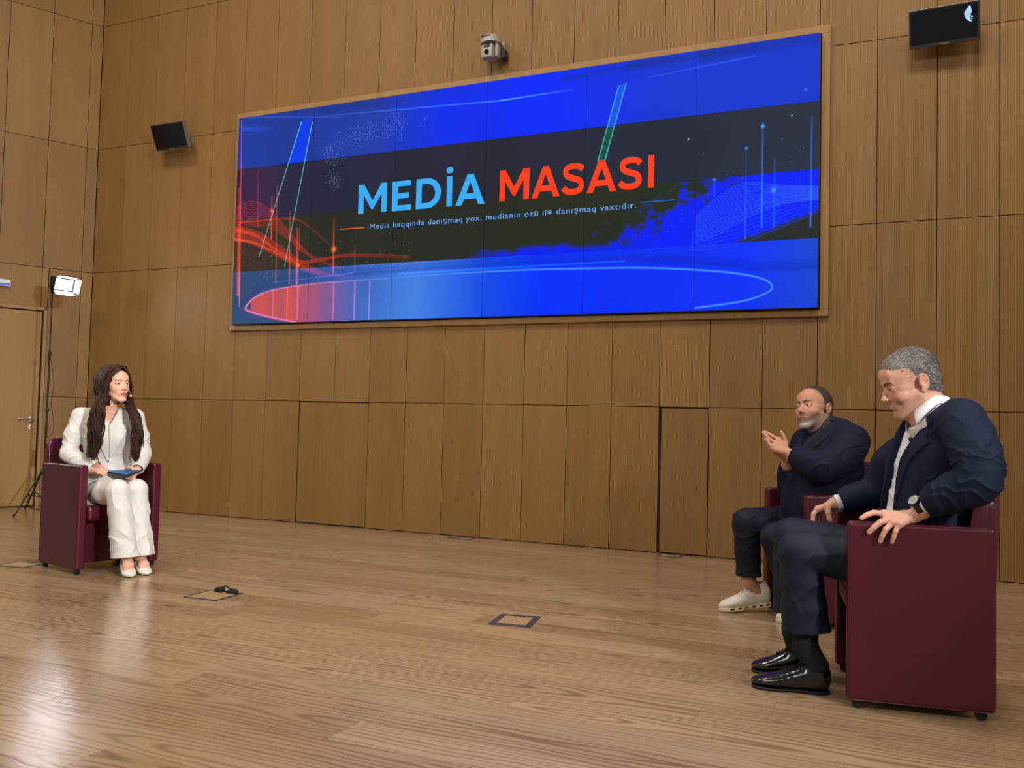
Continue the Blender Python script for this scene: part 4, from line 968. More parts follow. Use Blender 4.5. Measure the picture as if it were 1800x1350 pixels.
# ======================= the woman in the white suit =======================
def build_woman():
    root = person('A', 'long-haired woman in a white trouser suit seated at left, looking right, holding a blue folder'); K = 'A'
    A = axes(6, -3, 2); em = lj(K, 217, 674.5, 0.0); sc = 1.03; o = em-.092*sc*A[1]
    Lt = nrm([.40, .90, 0]); Ft = ARR([Lt[1], -Lt[0], 0]); T3 = ARR([Lt, Ft, [0, 0, 1]])
    ch = lambda z, f=0, l=0: ARR([-.185, -.01, 0])+Ft*f+Lt*l+ARR([0, 0, z])
    rs, ls = ch(.985, -.01, -.165), ch(.985, -.005, .165)
    re, le = lj(K, 121, 797, -.235), lj(K, 251, 798, .20); rw, lw_ = lj(K, 162, 828, -.13), lj(K, 240, 828, .10)
    torso = [(*ch(.50, -.05), .165, .125), (*ch(.62, -.03), .135, .105), (*ch(.72, -.01), .125, .098), (*ch(.84, .01), .145, .112), (*ch(.94, .0), .155, .092), (*ch(.995, -.015), .125, .060)]
    neck = [(*(o+(ARR([0, -.030, -.07])*sc)@A), .046), (*(o*.45+ch(1.06, -.01)*.55), .043), (*ch(1.01, -.01), .052)]
    hips = {s: ARR([-.24, s*.085, .485]) for s in (1, -1)}
    kn = {-1: lj(K, 206, 862, -.105), 1: lj(K, 240, 861, .045)}; ank = {-1: lj(K, 221, 975, -.07), 1: lj(K, 247, 980, .045)}
    heel = {-1: ARR([ank[-1][0]-.045, -.050, .02]), 1: ARR([ank[1][0]-.045, .055, .02])}; toe = {-1: lj(K, 229, 1004, -.085), 1: lj(K, 257, 1007, .025)}
    for s in (1, -1): toe[s][2] = .012
    # body
    v = Vox((-.46, -.31, .0), (.36, .30, 1.36), .0029)
    head(v, o, A, sc, male=False)
    v.frame(o, A, sc); v.ell((0, .088, -.0715), (.017, .008, .0068), .004); v.ell((0, .090, -.0615), (.014, .007, .0045), .004)
    v.frame(); v.chain(neck, .02)
    v.loft([(p[0], p[1], p[2], p[3]-.018, p[4]-.018) for p in torso], Lt, .03)
    for s, (S, E, W_) in ((-1, (rs, re, rw)), (1, (ls, le, lw_))):
        v.chain([(*S, .042), (*E, .033), (*W_, .022)], .02)
    for s in (1, -1): v.chain([(*hips[s], .07), (*kn[s], .05), (*ank[s], .032)], .02); v.loft([(*ank[s], .030, .032), (*(ank[s]*.45+toe[s]*.55+ARR([0, 0, .012])), .030, .022), (*(toe[s]+ARR([-.03, 0, .012])), .028, .012)], (0, 1, 0), .02)
    # hands around the folder
    H = lambda x, y, l: lj(K, x, y, l)
    hand(v, rw, [H(176, 823, -.10), H(176, 826, -.115), H(175, 829, -.13), H(173, 831, -.14)],
         [[H(184, 824.5, -.085), H(188, 829, -.085)], [H(184, 828, -.10), H(187, 832, -.095)], [H(183, 831, -.115), H(186, 834, -.105)], [H(180, 833.5, -.13), H(183, 836, -.12)]],
         [H(168, 823, -.10), H(177, 819.5, -.085), H(185, 822.5, -.07)], wide=.012, fr=.0072)
    hand(v, lw_, [H(232, 833, .065), H(232, 836, .055), H(233, 838, .045), H(235, 840, .040)],
         [[H(225, 834.5, .05), H(219, 835.5, .045)], [H(225, 837.5, .04), H(219, 838.5, .035)], [H(227, 840, .03), H(221, 841, .025)], [H(230, 842, .025), H(225, 843, .02)]],
         [H(238, 827, .09), H(231, 822, .075), H(224, 822.5, .06)], wide=.012, fr=.0072)
    def colf(V):
        c, P = head_paint(V, o, A, sc, (232, 176, 150), (190, 92, 92), (70, 44, 34), male=False, blush=(224, 140, 118)); return c
    sdf_obj('body', v, M_skinF, root, colf, 1)
    eyes(o, A, sc, root, ('hazel', (78, 84, 78)), (-.02, .05))
    # jacket
    v = Vox((-.46, -.38, .42), (.24, .36, 1.12), .0038); v.frame()
    def tors(v, g=0): 
        v.loft([(p[0], p[1], p[2], p[3]+g, p[4]+g) for p in torso], Lt, .035, ex=2.3)
        for s in (1, -1): v.ell(ch(.865, .075, s*.062), (.060+g, .060+g, .062+g), .035)
    tors(v)
    v.loft([(*ch(.46, .0), .185, .150), (*ch(.60, .0), .150, .118)], Lt, .05)
    t = v.copy()
    for s, (S, E, W_) in ((-1, (rs, re, rw)), (1, (ls, le, lw_))):
        v.cap(ch(1.005, -.01, s*.06), S+ARR([0, 0, .010]), .048, .052, .02)
        cu = E+(W_-E)*.86; v.chain([(*S, .058), (*((S+E)/2+ARR([0, s*.010, 0])), .053), (*E, .052), (*((E+cu)/2), .050), (*cu, .044)], .025)
    v.wrinkle([(re, .15, rw-re, .0060, 130), (le, .15, lw_-le, .0055, 130), ((rs+re)/2, .16, ARR([.4, .2, .8]), .0055, 120), ((ls+le)/2, .15, ARR([.4, -.3, .8]), .005, 120), (ch(.66, .1), .22, ARR([.1, .5, .9]), .005, 90), (ch(.80, .09, -.11), .10, ARR([.2, .3, .9]), .003, 110)], 5)
    v.frame(ch(0), T3, 1.0); u, f, z = v.local()
    vw_ = np.maximum(np.abs(u)-(.55*np.clip(z-.940, 0, 1)), .940-z); front = (f > .0)
    lap_in = np.where(z < .925, .006+.50*np.clip(z-.705, 0, 1), np.maximum(.116-1.6*(z-.925), .078))
    R = np.maximum(np.maximum(np.abs(u)-lap_in, .700-z), z-1.045); R = np.where(f > 0, R, 1)
    lap = np.maximum(t.a-.0105, R).astype(np.float32); v.a = np.minimum(v.a, lap)
    R2 = np.maximum(R, -.006-u+.06*(.94-z)); v.a = np.minimum(v.a, np.maximum(t.a-.0175, R2).astype(np.float32))
    v.a = np.maximum(v.a, np.where(front, -vw_, -1)*1.0).astype(np.float32)
    v.frame(); nk = ch(1.02, -.005); v.cap(ch(1.00, .004), ch(1.14, .02), .056, .062, .004, '-')
    v.frame(ch(0), T3); v.cap((-.02, .02, 1.03), (-.02, .02, 1.03), .001, .001, 0)
    v.frame()
    for s, E, W_ in ((-1, re, rw), (1, le, lw_)):                    # open, flat cuffs
        d = nrm(W_-E); c_ = E+(W_-E)*.90; sl, X, Y, Z = v.blk(c_-.08, c_+.08); pl = (X-c_[0])*d[0]+(Y-c_[1])*d[1]+(Z-c_[2])*d[2]
        rr = (X-c_[0])**2+(Y-c_[1])**2+(Z-c_[2])**2 < .0052; v.a[sl] = np.where(rr, np.maximum(v.a[sl], pl), v.a[sl]); v.cap(c_-d*.03, c_+d*.03, .036, .036, .0, '-')
    j = sdf_obj('jacket', v, M_white, root, None, 1)
    mb = MB(); b = ch(.712, .128, .012); mb.cyl(b, b+Ft*.006, .009, n=14); mb.build('button', M_pump, j)
    # trousers
    v = Vox((-.44, -.26, .05), (.36, .26, .66), .0036)
    v.loft([(-.27, 0, .47, .17, .12), (-.22, 0, .52, .16, .09)], (0, 1, 0), .04)
    for s in (1, -1):
        hem = ank[s]+ARR([.0, 0, -.02]); v.loft([(*hips[s], .090, .085), (*(hips[s]*.4+kn[s]*.6), .080, .078), (*kn[s], .070, .068)], (0, 1, 0), .022)
        v.loft([(*kn[s], .070, .068), (*(kn[s]*.7+hem*.3), .070, .072), (*(kn[s]*.35+hem*.65), .076, .084), (*hem, .083, .098), (*(hem-ARR([0, 0, .06])), .083, .10)], (.1, 1, 0), .012 if s < 0 else .012)
    z_ = [(kn[-1]+ARR([0, 0, -.12]), .2, ARR([.2, 1, .15]), .010, 70), (kn[1]+ARR([0, 0, -.14]), .2, ARR([.2, 1, .1]), .010, 70), (ank[-1]+ARR([0, 0, .08]), .18, ARR([.1, 1, .1]), .012, 75), (ank[1]+ARR([0, 0, .08]), .18, ARR([.1, 1, .1]), .012, 75), (ARR([-.02, -.09, .53]), .2, ARR([.3, 1, .2]), .007, 80), (ARR([-.02, .08, .53]), .2, ARR([.3, -1, .2]), .007, 80)]
    v.wrinkle(z_, 11); v.plane((0, 0, .088), (.12, 0, -1))
    v.frame()
    for s in (1, -1): v.loft([(*(ank[s]+ARR([0, 0, -.05])), .066, .080), (*(ank[s]+ARR([0, 0, .02])), .062, .072)], (.1, 1, 0), .0, '-')
    sdf_obj('trousers', v, M_white, root, None, 1)
    # pumps
    for s in (1, -1):
        h_, t_ = heel[s], toe[s]; d = nrm((t_-h_)*[1, 1, 0]); lat = ARR([-d[1], d[0], 0]); tp = t_+d*.012
        v = Vox(np.minimum(h_, t_)-[.06, .06, .03], np.maximum(h_, t_)+[.06, .06, .12], .0024)
        N = [(*(h_*[1, 1, 0]+[0, 0, .066]), .030, .032), (*(h_*.7*[1, 1, 0]+tp*.3*[1, 1, 0]+ARR([0, 0, .060])), .034, .028), (*((h_*.4+tp*.6)*[1, 1, 0]+ARR([0, 0, .032])), .038, .024), (*(tp*[1, 1, 0]-d*.025+ARR([0, 0, .020])), .034, .017), (*(tp*[1, 1, 0]+d*.012+ARR([0, 0, .016])), .014, .010)]
        v.loft(N, lat, .012, sub=10); m_ = h_*.55*[1, 1, 0]+tp*.45*[1, 1, 0]+ARR([0, 0, .092]); v.ell(m_, (.075, .036, .040), .006, '-', rot=[d, lat, [0, 0, 1]])
        v.plane((0, 0, .003), (0, 0, -1)); v.cap(h_*[1, 1, 0]+[-.004, 0, .055], h_*[1, 1, 0]+[-.008, 0, .004], .016, .006, .006)
        sdf_obj('shoe', v, M_pump, root, None, 1)
    # hair: cap, then long waved strands falling in front of both shoulders
    r = np.random.RandomState(12)
    v = Vox(o-[.16, .16, .16], o+[.16, .16, .16], .003); v.frame(o, A, sc)
    v.ell((0, -.018, .036), (.086, .108, .092), 0); v.ell((0, -.045, -.05), (.078, .075, .095), .03)
    v.ell((0, .115, -.025), (.066, .080, .086), .008, '-'); v.ell((0, .06, -.12), (.055, .08, .06), .01, '-')
    V, F = v.mesh(2)
    def hc(n, k): 
        t_ = r.rand(n, 1); g = r.rand(); return s2l((44, 29, 24))*(1-k)+s2l((92, 64, 48))*k
    vs, fs, cc = [V], [F], [np.tile(s2l((38, 25, 20)), (len(V), 1))]
    L2 = lambda p: o+(ARR(p)*sc)@A
    lock = {-1: [lj(K, 182, 698, -.125), lj(K, 176, 718, -.155), lj(K, 171, 745, -.168), lj(K, 170, 775, -.165), lj(K, 168, 812, -.160)],
            1: [lj(K, 234, 705, .045), lj(K, 237, 730, .045), lj(K, 243, 758, .045), lj(K, 241, 786, .045), lj(K, 240, 812, .045)]}
    w_ = Vox(o-[.20, .26, .62], o+[.26, .26, .16], .0038)
    for s in (-1, 1):
        for q in range(5):
            side = [L2((s*.078, -.02, .03)), L2((s*.083, -.02, -.05))]; off = ARR([r.uniform(-.008, .008), r.uniform(-.010, .010), 0]); S = tuft_spline([a+off-ARR([.006, 0, 0]) for a in lock[s][1:]], 34); t = np.linspace(0, 1, 34); ph = r.rand()*6
            S = S+(.010*np.clip((t-.25)/.2, 0, 1)*np.sin(t*27+ph))[:, None]*Lt; R = np.interp(t, [0, .2, .5, .85, 1], [.003, .009, .011, .006, .0005]); w_.chain(np.column_stack([S, R]), .008)
    Vw, Fw = w_.mesh(1); vs.append(Vw); fs.append(Fw+len(V)); cc.append(np.tile(s2l((44, 29, 23)), (len(Vw), 1)))
    for s in (-1, 1):
        for c_ in range(26):
            ph = r.rand()*6.28; coff = r.normal(size=3)*[.009, .009, .0]; coff = np.clip(coff, -.016, .016); end = r.uniform(.80, 1.0); back = r.rand() < .2; tone = r.rand()
            amp = r.uniform(.008, .016); nfreq = r.uniform(2.5, 3.2)
            for q in range(30):
                yr = r.uniform(-.105, .074); zt = .126-.9*max(0, -yr-.03)**1.3-.25*max(0, yr-.02); xs = s*.004 + .004
                bulge = r.uniform(.0, .011); jit = r.normal(size=3)*.0055; j3 = r.normal(size=3)*[.008, .012, 0]
                p = [L2((xs, yr, zt)), L2((s*(.045), yr*1.0-.004, zt-.016+bulge)), L2((s*(.076+bulge), yr*.75-.012, .050)), L2((s*(.085+bulge), yr*.5-.014, -.008)), L2((s*(.084+bulge), yr*.35-.008, -.075))]
                if q % 2 == 0:
                    e_ = r.uniform(-.003, .007); fw = r.rand(); p = [L2((.004+s*.003, .045+.037*fw, .118-.010*fw)), L2((s*.032, .060+.028*fw+e_, .100-.022*fw+e_)), L2((s*(.064+e_), .040+.030*fw, .046)), L2((s*(.083+e_), .008+.036*fw, -.010)), L2((s*(.088+e_), -.008+.034*fw, -.075))]
                elif yr > .045: p[2] = L2((s*.070, .030, .052)); p[3] = L2((s*.081, .022, -.006)); 
                p[3] = p[3]+j3*.5; p[4] = p[4]+j3
                lk = [a+coff*min(1, .8+.25*i)+jit*min(1.6, i*.5+.6) for i, a in enumerate(lock[s]) if i > 0]
                if back: lk = [a+(ARR([-.035, s*.01, 0])) for a in lk]
                S = tuft_spline(p+lk, 46); t = np.linspace(0, 1, 46); k_ = int(46*end); S, t = S[:k_], t[:k_]
                wv = amp*np.clip((t-.35)/.25, 0, 1)*(1-.3*t); side_ = Lt; S = S+(wv*np.sin(2*np.pi*nfreq*t*1.6+ph))[:, None]*side_+(wv*.8*np.cos(2*np.pi*nfreq*t*1.6+ph))[:, None]*Ft
                R = r.uniform(.0014, .0022)*np.interp(t, [0, .1, .8, 1], [.6, 1, 1, .25]); hairtube(vs, fs, cc, S, R, 4, hc(1, np.clip(.15+.55*tone*r.rand(), 0, 1)))
    h_ = meshobj('hair', np.concatenate(vs), np.concatenate(fs), M_hairF, root, True, col=np.concatenate(cc))
    mb = MB(); P = tuft_spline([L2((.082, .0, -.012)), L2((.078, .04, -.045)), L2((.060, .082, -.070)), L2((.046, .100, -.078))], 16); mb.tube(P, .0016, 6); hm = mb.build('headset_microphone', M_gold, root, smooth=True)
    mb = MB(); mb.sph(L2((.042, .104, -.079)), .0085, 14, sc_=(1, 1.2, 1)); mb.build('microphone_tip', M_gold, hm, smooth=True)
    # folder, its own thing
    fo = empty('folder', (*CHP[K][:2], 0), CHP[K][2]); tag(fo, 'blue folder held in the lap of the woman in the white suit', 'folder')
    c0 = (H(185, 829, -.08), H(204, 824.5, .07), H(247, 828, .10), H(222, 836, -.04)); P = [p for p in c0]
    up = nrm(np.cross(P[1]-P[0], P[3]-P[0])); up = up if up[2] > 0 else -up
    mb = MB(); mb.add([p+up*.002 for p in P]+[p+up*.006 for p in P], [(3, 2, 1, 0), (4, 5, 6, 7), (0, 1, 5, 4), (1, 2, 6, 5), (2, 3, 7, 6), (3, 0, 4, 7)]); mb.build('front_cover', M_card, fo)
    mb = MB(); mb.add([p-up*.006 for p in P]+[p+up*.0015 for p in P], [(3, 2, 1, 0), (4, 5, 6, 7), (0, 1, 5, 4), (1, 2, 6, 5), (2, 3, 7, 6), (3, 0, 4, 7)]); mb.build('back_cover', M_cardd, fo)
    return root
import time as _t
_t0 = _t.time(); build_woman(); print('woman', _t.time()-_t0)
# ======================= the grey-haired man with the watch =======================
def rot2(d, up=(0, 0, 1)): d = nrm(d); l = nrm(np.cross(up, d)); return ARR([d, l, np.cross(d, l)])
def suit_arm(v, S, M_, E, W_, r, cufft=.88, k=.03):
    cu = E+(W_-E)*cufft; v.chain([(*S, r[0]), (*M_, r[1]), (*E, r[2]), (*((E+cu)/2), r[3]), (*cu, r[4])], k, sub=9); return cu
def open_cuff(v, E, W_, at_, rin):
    d = nrm(W_-E); c_ = E+(W_-E)*at_; m = .09; sl, X, Y, Z = v.blk(c_-m, c_+m); pl = (X-c_[0])*d[0]+(Y-c_[1])*d[1]+(Z-c_[2])*d[2]
    rr = ((X-c_[0])**2+(Y-c_[1])**2+(Z-c_[2])**2) < .0068; v.a[sl] = np.where(rr, np.maximum(v.a[sl], pl), v.a[sl]).astype(np.float32); v.cap(c_-d*.03, c_+d*.03, rin, rin, .0, '-')
def laced_shoe(root, heel, toe, mat_, solem, name='shoe', k=1.0, so=.012):
    d = nrm((toe-heel)*[1, 1, 0]); lat = ARR([-d[1], d[0], 0]); up = nrm(np.cross(nrm(toe-heel), lat))
    up = up if up[2] > 0 else -up
    A = ARR([lat, nrm(toe-heel), up*1.0]); v = Vox(np.minimum(heel, toe)-[.09, .09, .05], np.maximum(heel, toe)+[.09, .09, .16], .0025); v.frame(heel, A)
    Ln = np.linalg.norm(toe-heel)
    q = lambda t, z, a, b: (0, Ln*t, z*k, a, b*k)
    v.loft([q(.12, .052, .034, .046), q(.30, .052, .038, .046), q(.48, .044, .041, .038), q(.68, .036, .045, .027), q(.84, .031, .041, .020), q(.955, .026, .024, .013)], (1, 0, 0), .010, sub=14)
    v.loft([(0, Ln*.18, .075*k, .033, .046), (0, Ln*.20, .098*k, .034, .044)], (1, 0, 0), .018)
    v.cap((0, Ln*.955, .024), (0, Ln*.965, .024), .015, .014, .012)
    v.ell((0, Ln*.205, .130*k), (.028, .038, .040), .004, '-')
    v.plane((0, 0, so-.002), (0, 0, -1)); s_ = sdf_obj(name, v, mat_, root, None, 1)
    v = Vox(v.lo, v.lo+(ARR(v.a.shape)-1)*v.h, v.h); v.frame(heel, A)
    v.loft([q(.12, .008, .033, .030), q(.30, .008, .034, .028), q(.52, .008, .036, .024), q(.70, .008, .044, .024), q(.86, .008, .041, .022), q(.955, .009, .027, .016)], (1, 0, 0), .012, sub=14)
    v.plane((0, 0, so), (0, 0, 1)); v.plane((0, 0, .0), (0, 0, -1)); v.box((0, Ln*.47, .0), (.06, Ln*.11, .0055), .001, 0, '-')
    if so > .02:
        for t_ in (.10, .24, .38, .52, .66, .80): v.box((0, Ln*t_, .012), (.07, .011, .005), .003, 0, '-')
    sdf_obj('sole', v, solem, s_, None, 0)
    return s_, A, Ln
def laces(s_, heel, A, Ln, m, z0=.110, z1=.083, n=5, bow=True):
    L2 = lambda p: heel+ARR(p)@A
    mb = MB()
    for i in range(n):
        t = i/(n-1); y = Ln*(.36+.20*t); z = z0+(z1-z0)*t
        mb.tube(tuft_spline([L2((-.020, y-.004, z-.008)), L2((0, y, z+.004)), L2((.020, y+.006, z-.008))], 8), .0021, 5)
    if bow:
        for s in (1, -1): mb.tube(tuft_spline([L2((0, Ln*.35, z0+.005)), L2((s*.020, Ln*.33, z0+.018)), L2((s*.034, Ln*.36, z0+.006)), L2((s*.006, Ln*.36, z0+.004))], 14), .0020, 5); mb.tube(tuft_spline([L2((0, Ln*.36, z0+.004)), L2((s*.028, Ln*.40, z0-.008)), L2((s*.038, Ln*.44, z0-.03))], 8), .0019, 5)
    mb.build('laces', m, s_)

def build_grey_man():
    K = 'B'; root = person(K, 'grey-haired man in navy suit and open white shirt, seated nearest the camera')
    H = lambda x, y, l: lj(K, x, y, l)
    sc = 1.06; A = axes(14, 21, -3); ear = H(1624, 673, .160); o = ear-(ARR([.078, -.014, -.010])*sc)@A
    Lt = nrm([-.27, .95, 0]); Ft = ARR([Lt[1], -Lt[0], 0]); T3 = ARR([Lt, Ft, [0, 0, 1]])
    ch = lambda z, f=0, l=0: ARR([-.375, .035, 0])+Ft*f+Lt*l+ARR([0, 0, z])
    ls, rs = H(1690, 742, .235), H(1600, 790, -.12)
    le, lw_ = H(1720, 846, .37), H(1616, 890, .275); re, rw = H(1545, 862, -.18), H(1465, 886, -.15)
    torso = [(*ch(.50, .07), .18, .150), (*ch(.62, .065), .170, .158), (*ch(.74, .055), .168, .160), (*ch(.88, .045), .172, .148), (*ch(.98, .03, .01), .160, .125), (*ch(1.06, .02, .03), .125, .095)]
    nb = H(1634, 733, .095); ntop = o+(ARR([0, -.028, -.075])*sc)@A
    hips = {s: ARR([-.30, s*.095, .495]) for s in (1, -1)}
    kn = {1: H(1404, 968, .125), -1: H(1392, 943, -.095)}; ank = {1: H(1415, 1136, .105), -1: H(1396, 1110, -.105)}
    heel = {1: H(1462, 1216, .115), -1: H(1420, 1172, -.115)}; toe = {1: H(1322, 1208, .115), -1: H(1324, 1152, -.115)}
    for s in (1, -1): heel[s][2] = 0.; toe[s][2] = .0
    v = Vox((-.62, -.30, .08), (.42, .46, 1.40), .0031)
    head(v, o, A, sc, True, heavy=1.0, smile=1.0)
    v.ell((0, .020, -.100), (.052, .060, .034), .03); v.ell((0, -.01, -.095), (.058, .055, .045), .03)
    v.frame(); v.chain([(*ntop, .064), (*((ntop+nb)/2), .068), (*nb, .075)], .02)
    v.loft([(p[0], p[1], p[2], p[3]-.03, p[4]-.03) for p in torso], Lt, .03)
    for S, E, W_ in ((rs, re, rw), (ls, le, lw_)): v.chain([(*S, .05), (*E, .042), (*(E+(W_-E)*.8), .030), (*W_, .0265)], .02)
    for s in (1, -1): v.chain([(*hips[s], .07), (*kn[s], .055), (*ank[s], .036), (*(heel[s]+ARR([.05, 0, .10])), .030)], .02)
    # left hand laid over the front corner of the armrest
    g = lambda x, y, l: H(1400+x/6., 820+y/6., l)
    hand(v, g(1240, 520, .262), [g(920, 500, .250), g(960, 560, .272), g(1015, 590, .288), g(1085, 605, .298)],
         [[g(815, 487, .262), g(740, 512, .27), g(685, 545, .275)], [g(880, 590, .300), g(815, 645, .304), g(765, 695, .300)], [g(940, 665, .306), g(905, 730, .305), g(885, 790, .298)], [g(1045, 685, .308), g(1025, 745, .306), g(1008, 800, .299)]],
         [g(1150, 500, .235), g(1040, 500, .215), g(960, 520, .205), g(905, 545, .205)], wide=.0172, fr=.0109)
    v.cap(g(1240, 520, .262), g(1330, 480, .275), .025, .027, .015)
    # right hand hanging off the far thigh
    hand(v, rw, [g(225, 450, -.135), g(238, 452, -.160), g(262, 462, -.185), g(285, 475, -.205)],
         [[g(178, 500, -.125), g(170, 590, -.120), g(190, 665, -.118)], [g(190, 505, -.155), g(188, 590, -.150), g(205, 655, -.148)], [g(215, 520, -.185), g(210, 590, -.18), g(222, 640, -.178)], [g(245, 530, -.21), g(240, 590, -.205), g(248, 630, -.20)]],
         [g(330, 430, -.125), g(335, 490, -.112), g(350, 560, -.106), g(362, 575, -.105)], wide=.0155, fr=.0100)
    def colf(V):
        c, P = head_paint(V, o, A, sc, (206, 154, 130), (176, 104, 96), (50, 38, 34), male=True, blush=(206, 128, 112), bt=.0012); x, y, z = P.T
        m = 1/(1+np.exp(np.clip((np.maximum(np.abs(z+.0655)/.0048, np.abs(x)/.019)-1)/.1, -30, 30)))*(y > .07)*(y < .0955); c = c*(1-m[:, None])+m[:, None]*s2l((226, 214, 204))
        m = .30*(z < -.045)*(z > -.13)*(y > .0)*(y < .2); c = c*(1-m[:, None])+m[:, None]*s2l((168, 130, 116)); return c
    body = sdf_obj('body', v, M_skin, root, colf, 1)
    eyes(o, A, sc, root, ('brown', (66, 46, 34)), (.0, -.12))
    # shirt: body, open collar, cuffs
    lo, hi = (-.62, -.34, .46), (.12, .50, 1.26)
    v = Vox(lo, hi, .0036)
    v.loft([(p[0], p[1], p[2], p[3]-.013, p[4]-.013) for p in torso], Lt, .03, ex=2.2)
    v.wrinkle([(ch(.72, .14), .22, ARR([.1, .3, 1]), .007, 90), (ch(.9, .14), .15, ARR([.3, .5, .7]), .004, 110)], 3)
    for E, W_ in ((re, rw), (le, lw_)): v.cap(E+(W_-E)*.5, E+(W_-E)*.955, .034, .0345, .01)
    for E, W_ in ((re, rw), (le, lw_)): open_cuff(v, E, W_, .955, .029)
    nd = nrm(ntop-nb); v.frame()
    cb = nb+nd*.0; v.cap(nb-nd*.02, nb+nd*.050, .089, .080, .012); v.cap(nb+nd*.0, nb+nd*.12, .0775, .0725, .003, '-')
    # collar edge sits lower in front: cut with a tilted plane around the neck only
    sl, X, Y, Z = v.blk(nb-.16, nb+.20); n_ = nrm(nd*.9+Ft*.75); pc = nb+nd*.048-Ft*.035; pl = (X-pc[0])*n_[0]+(Y-pc[1])*n_[1]+(Z-pc[2])*n_[2]; v.a[sl] = np.maximum(v.a[sl], np.where(Z > 1.04, pl, -1)).astype(np.float32)
    v.frame(ch(0), T3); u, f, z = v.local(); vo = np.maximum(np.abs(u-.018)-(.52*np.clip(z-.985, 0, 1)), .985-z); v.a = np.maximum(v.a, np.where(f > .02, -vo, -1)).astype(np.float32); v.frame()
    sh = sdf_obj('shirt', v, M_shirt, root, None, 1)
    # collar leaves: thin curved flaps folded over
    for s in (1, -1):
        V = []; n1_, n2_ = 14, 5
        for i in range(n1_+1):
            a = math.radians(30+(140)*i/n1_)*s
            dr = Ft*math.cos(a)+Lt*math.sin(a); dr = nrm(dr-nd*(dr@nd))
            top = nb+nd*(.052-.040*max(0, math.cos(a)))+dr*(.083-.004*max(0, math.cos(a)))
            for j in range(n2_+1):
                t = j/n2_; w_ = .038+.034*max(0, math.cos(a))**1.3; V.append(top+(-nd*.97+dr*.20)*w_*t+dr*.007*math.sin(t*3.1))
        Fq = [(i*(n2_+1)+j, (i+1)*(n2_+1)+j, (i+1)*(n2_+1)+j+1, i*(n2_+1)+j+1) for i in range(n1_) for j in range(n2_)]
        c_ = meshobj('collar', V, Fq, M_shirt, sh, True); sd = c_.modifiers.new('s', 'SOLIDIFY'); sd.thickness = .003; c_.modifiers.new('ss', 'SUBSURF').render_levels = 1
    # jacket
    v = Vox((-.64, -.36, .44), (.14, .50, 1.26), .0036)
    v.loft(torso, Lt, .035, ex=2.4); v.loft([(*ch(.47, .02), .20, .160), (*ch(.62, .02), .188, .155)], Lt, .04)
    t = v.copy()
    v.cap(nb+ARR([-.03, .02, -.035]), ls+ARR([0, 0, .004]), .070, .074, .03); v.cap(nb+ARR([.0, -.03, -.045]), rs, .065, .062, .03)
    suit_arm(v, ls, (ls+le)/2+ARR([-.01, .03, .0]), le, lw_, (.084, .080, .071, .062, .049), .86)
    suit_arm(v, rs, (rs+re)/2+ARR([.02, -.01, .02]), re, rw, (.070, .066, .058, .052, .045), .84)
    v.wrinkle([(le, .20, nrm(lw_-le)*.7+nrm(le-ls)*.7, .010, 105), ((ls+le)/2+ARR([0, .05, .04]), .18, ARR([.55, .1, .85]), .0075, 95), (re, .16, rw-re, .006, 120), (ls+ARR([.07, .02, -.02]), .13, ARR([.9, .2, .3]), .006, 90), (ch(.72, .1, .13), .22, ARR([.2, .6, .8]), .005, 80), ((le+lw_)/2, .15, lw_-le, .005, 110)], 8)
    v.frame(ch(0), T3); u, f, z = v.local()
    # fronts hang open: the gap widens towards the waist
    ce = .018+(-.020)*np.clip((1.0-z)/.3, 0, 1)
    hw = np.interp(z, [.68, .74, .84, .92, 1.0, 1.08], [.062, .055, .040, .038, .062, .10]).astype(np.float32)
    gap = np.abs(u-ce)-hw; cut = np.where(f > .03, gap, 1.0); v.a = np.maximum(v.a, -np.maximum(cut, -1)).astype(np.float32)
    # lapels
    wl_ = np.where(z < .985, .070*np.clip((z-.70)/.28, 0, 1), np.maximum(.070-1.2*(z-.985), .045))
    R = np.maximum(np.maximum(gap-wl_, -gap), np.maximum(.72-z, z-1.12)); R = np.where(f > .0, R, 1.0); v.a = np.minimum(v.a, np.maximum(t.a-.0075, R)).astype(np.float32)
    v.frame(); v.cap(nb+nd*.02, nb+nd*.15, .082, .084, .004, '-')
    # jacket collar standing behind the neck
    w_ = Vox(nb-.18, nb+.18, .0036); w_.cap(nb-nd*.03, nb+nd*.035, .105, .098, .01); w_.cap(nb-nd*.06, nb+nd*.15, .093, .086, .003, '-')
    w_.plane(nb+nd*.040-Ft*.05, nd*.9+Ft*.55); w_.plane(nb+Ft*.055, Ft)
    for E, W_, q in ((re, rw, .86), (le, lw_, .875)): open_cuff(v, E, W_, q, .0405)
    jk = sdf_obj('jacket', v, M_navyB, root, None, 1)
    sdf_obj('collar', w_, M_navyB, jk, None, 1)
    # sleeve buttons
    d = nrm(lw_-le); b0 = le+(lw_-le)*.62
    mb = MB()
    # lavalier microphone on the lapel
    c_ = ch(.990, .0, .055); P = H(1601, 772, .115); mb = MB(); mb.sph(P, .0085, 14, sc_=(1, 1, 1.1)); mb.build('lapel_microphone', M_but, root, smooth=True)
    mb = MB(); mb.tube([P, P+ARR([-.012, .0, -.03]), P+ARR([-.008, 0, -.06])], .0022, 6); mb.build('microphone_cable', M_but, root)
    # watch
    wd = nrm(lw_-le); wc = g(1262, 462, .283); wc = le+(lw_-le)*.985; xa = nrm(np.cross(wd, [0, 0, 1])); za = np.cross(xa, wd)
    if za[2] < 0: za = -za
    if xa[1] < 0: xa = -xa
    wt = None; V = []; n = 28
    for i in range(n):
        a = 2*math.pi*i/n; rr = .0305
        for (dx, dr) in ((-.011, 0), (-.011, .004), (.011, .004), (.011, 0)): V.append(wc+wd*dx+(xa*math.cos(a)*1.03+za*math.sin(a)*.95)*(rr+dr))
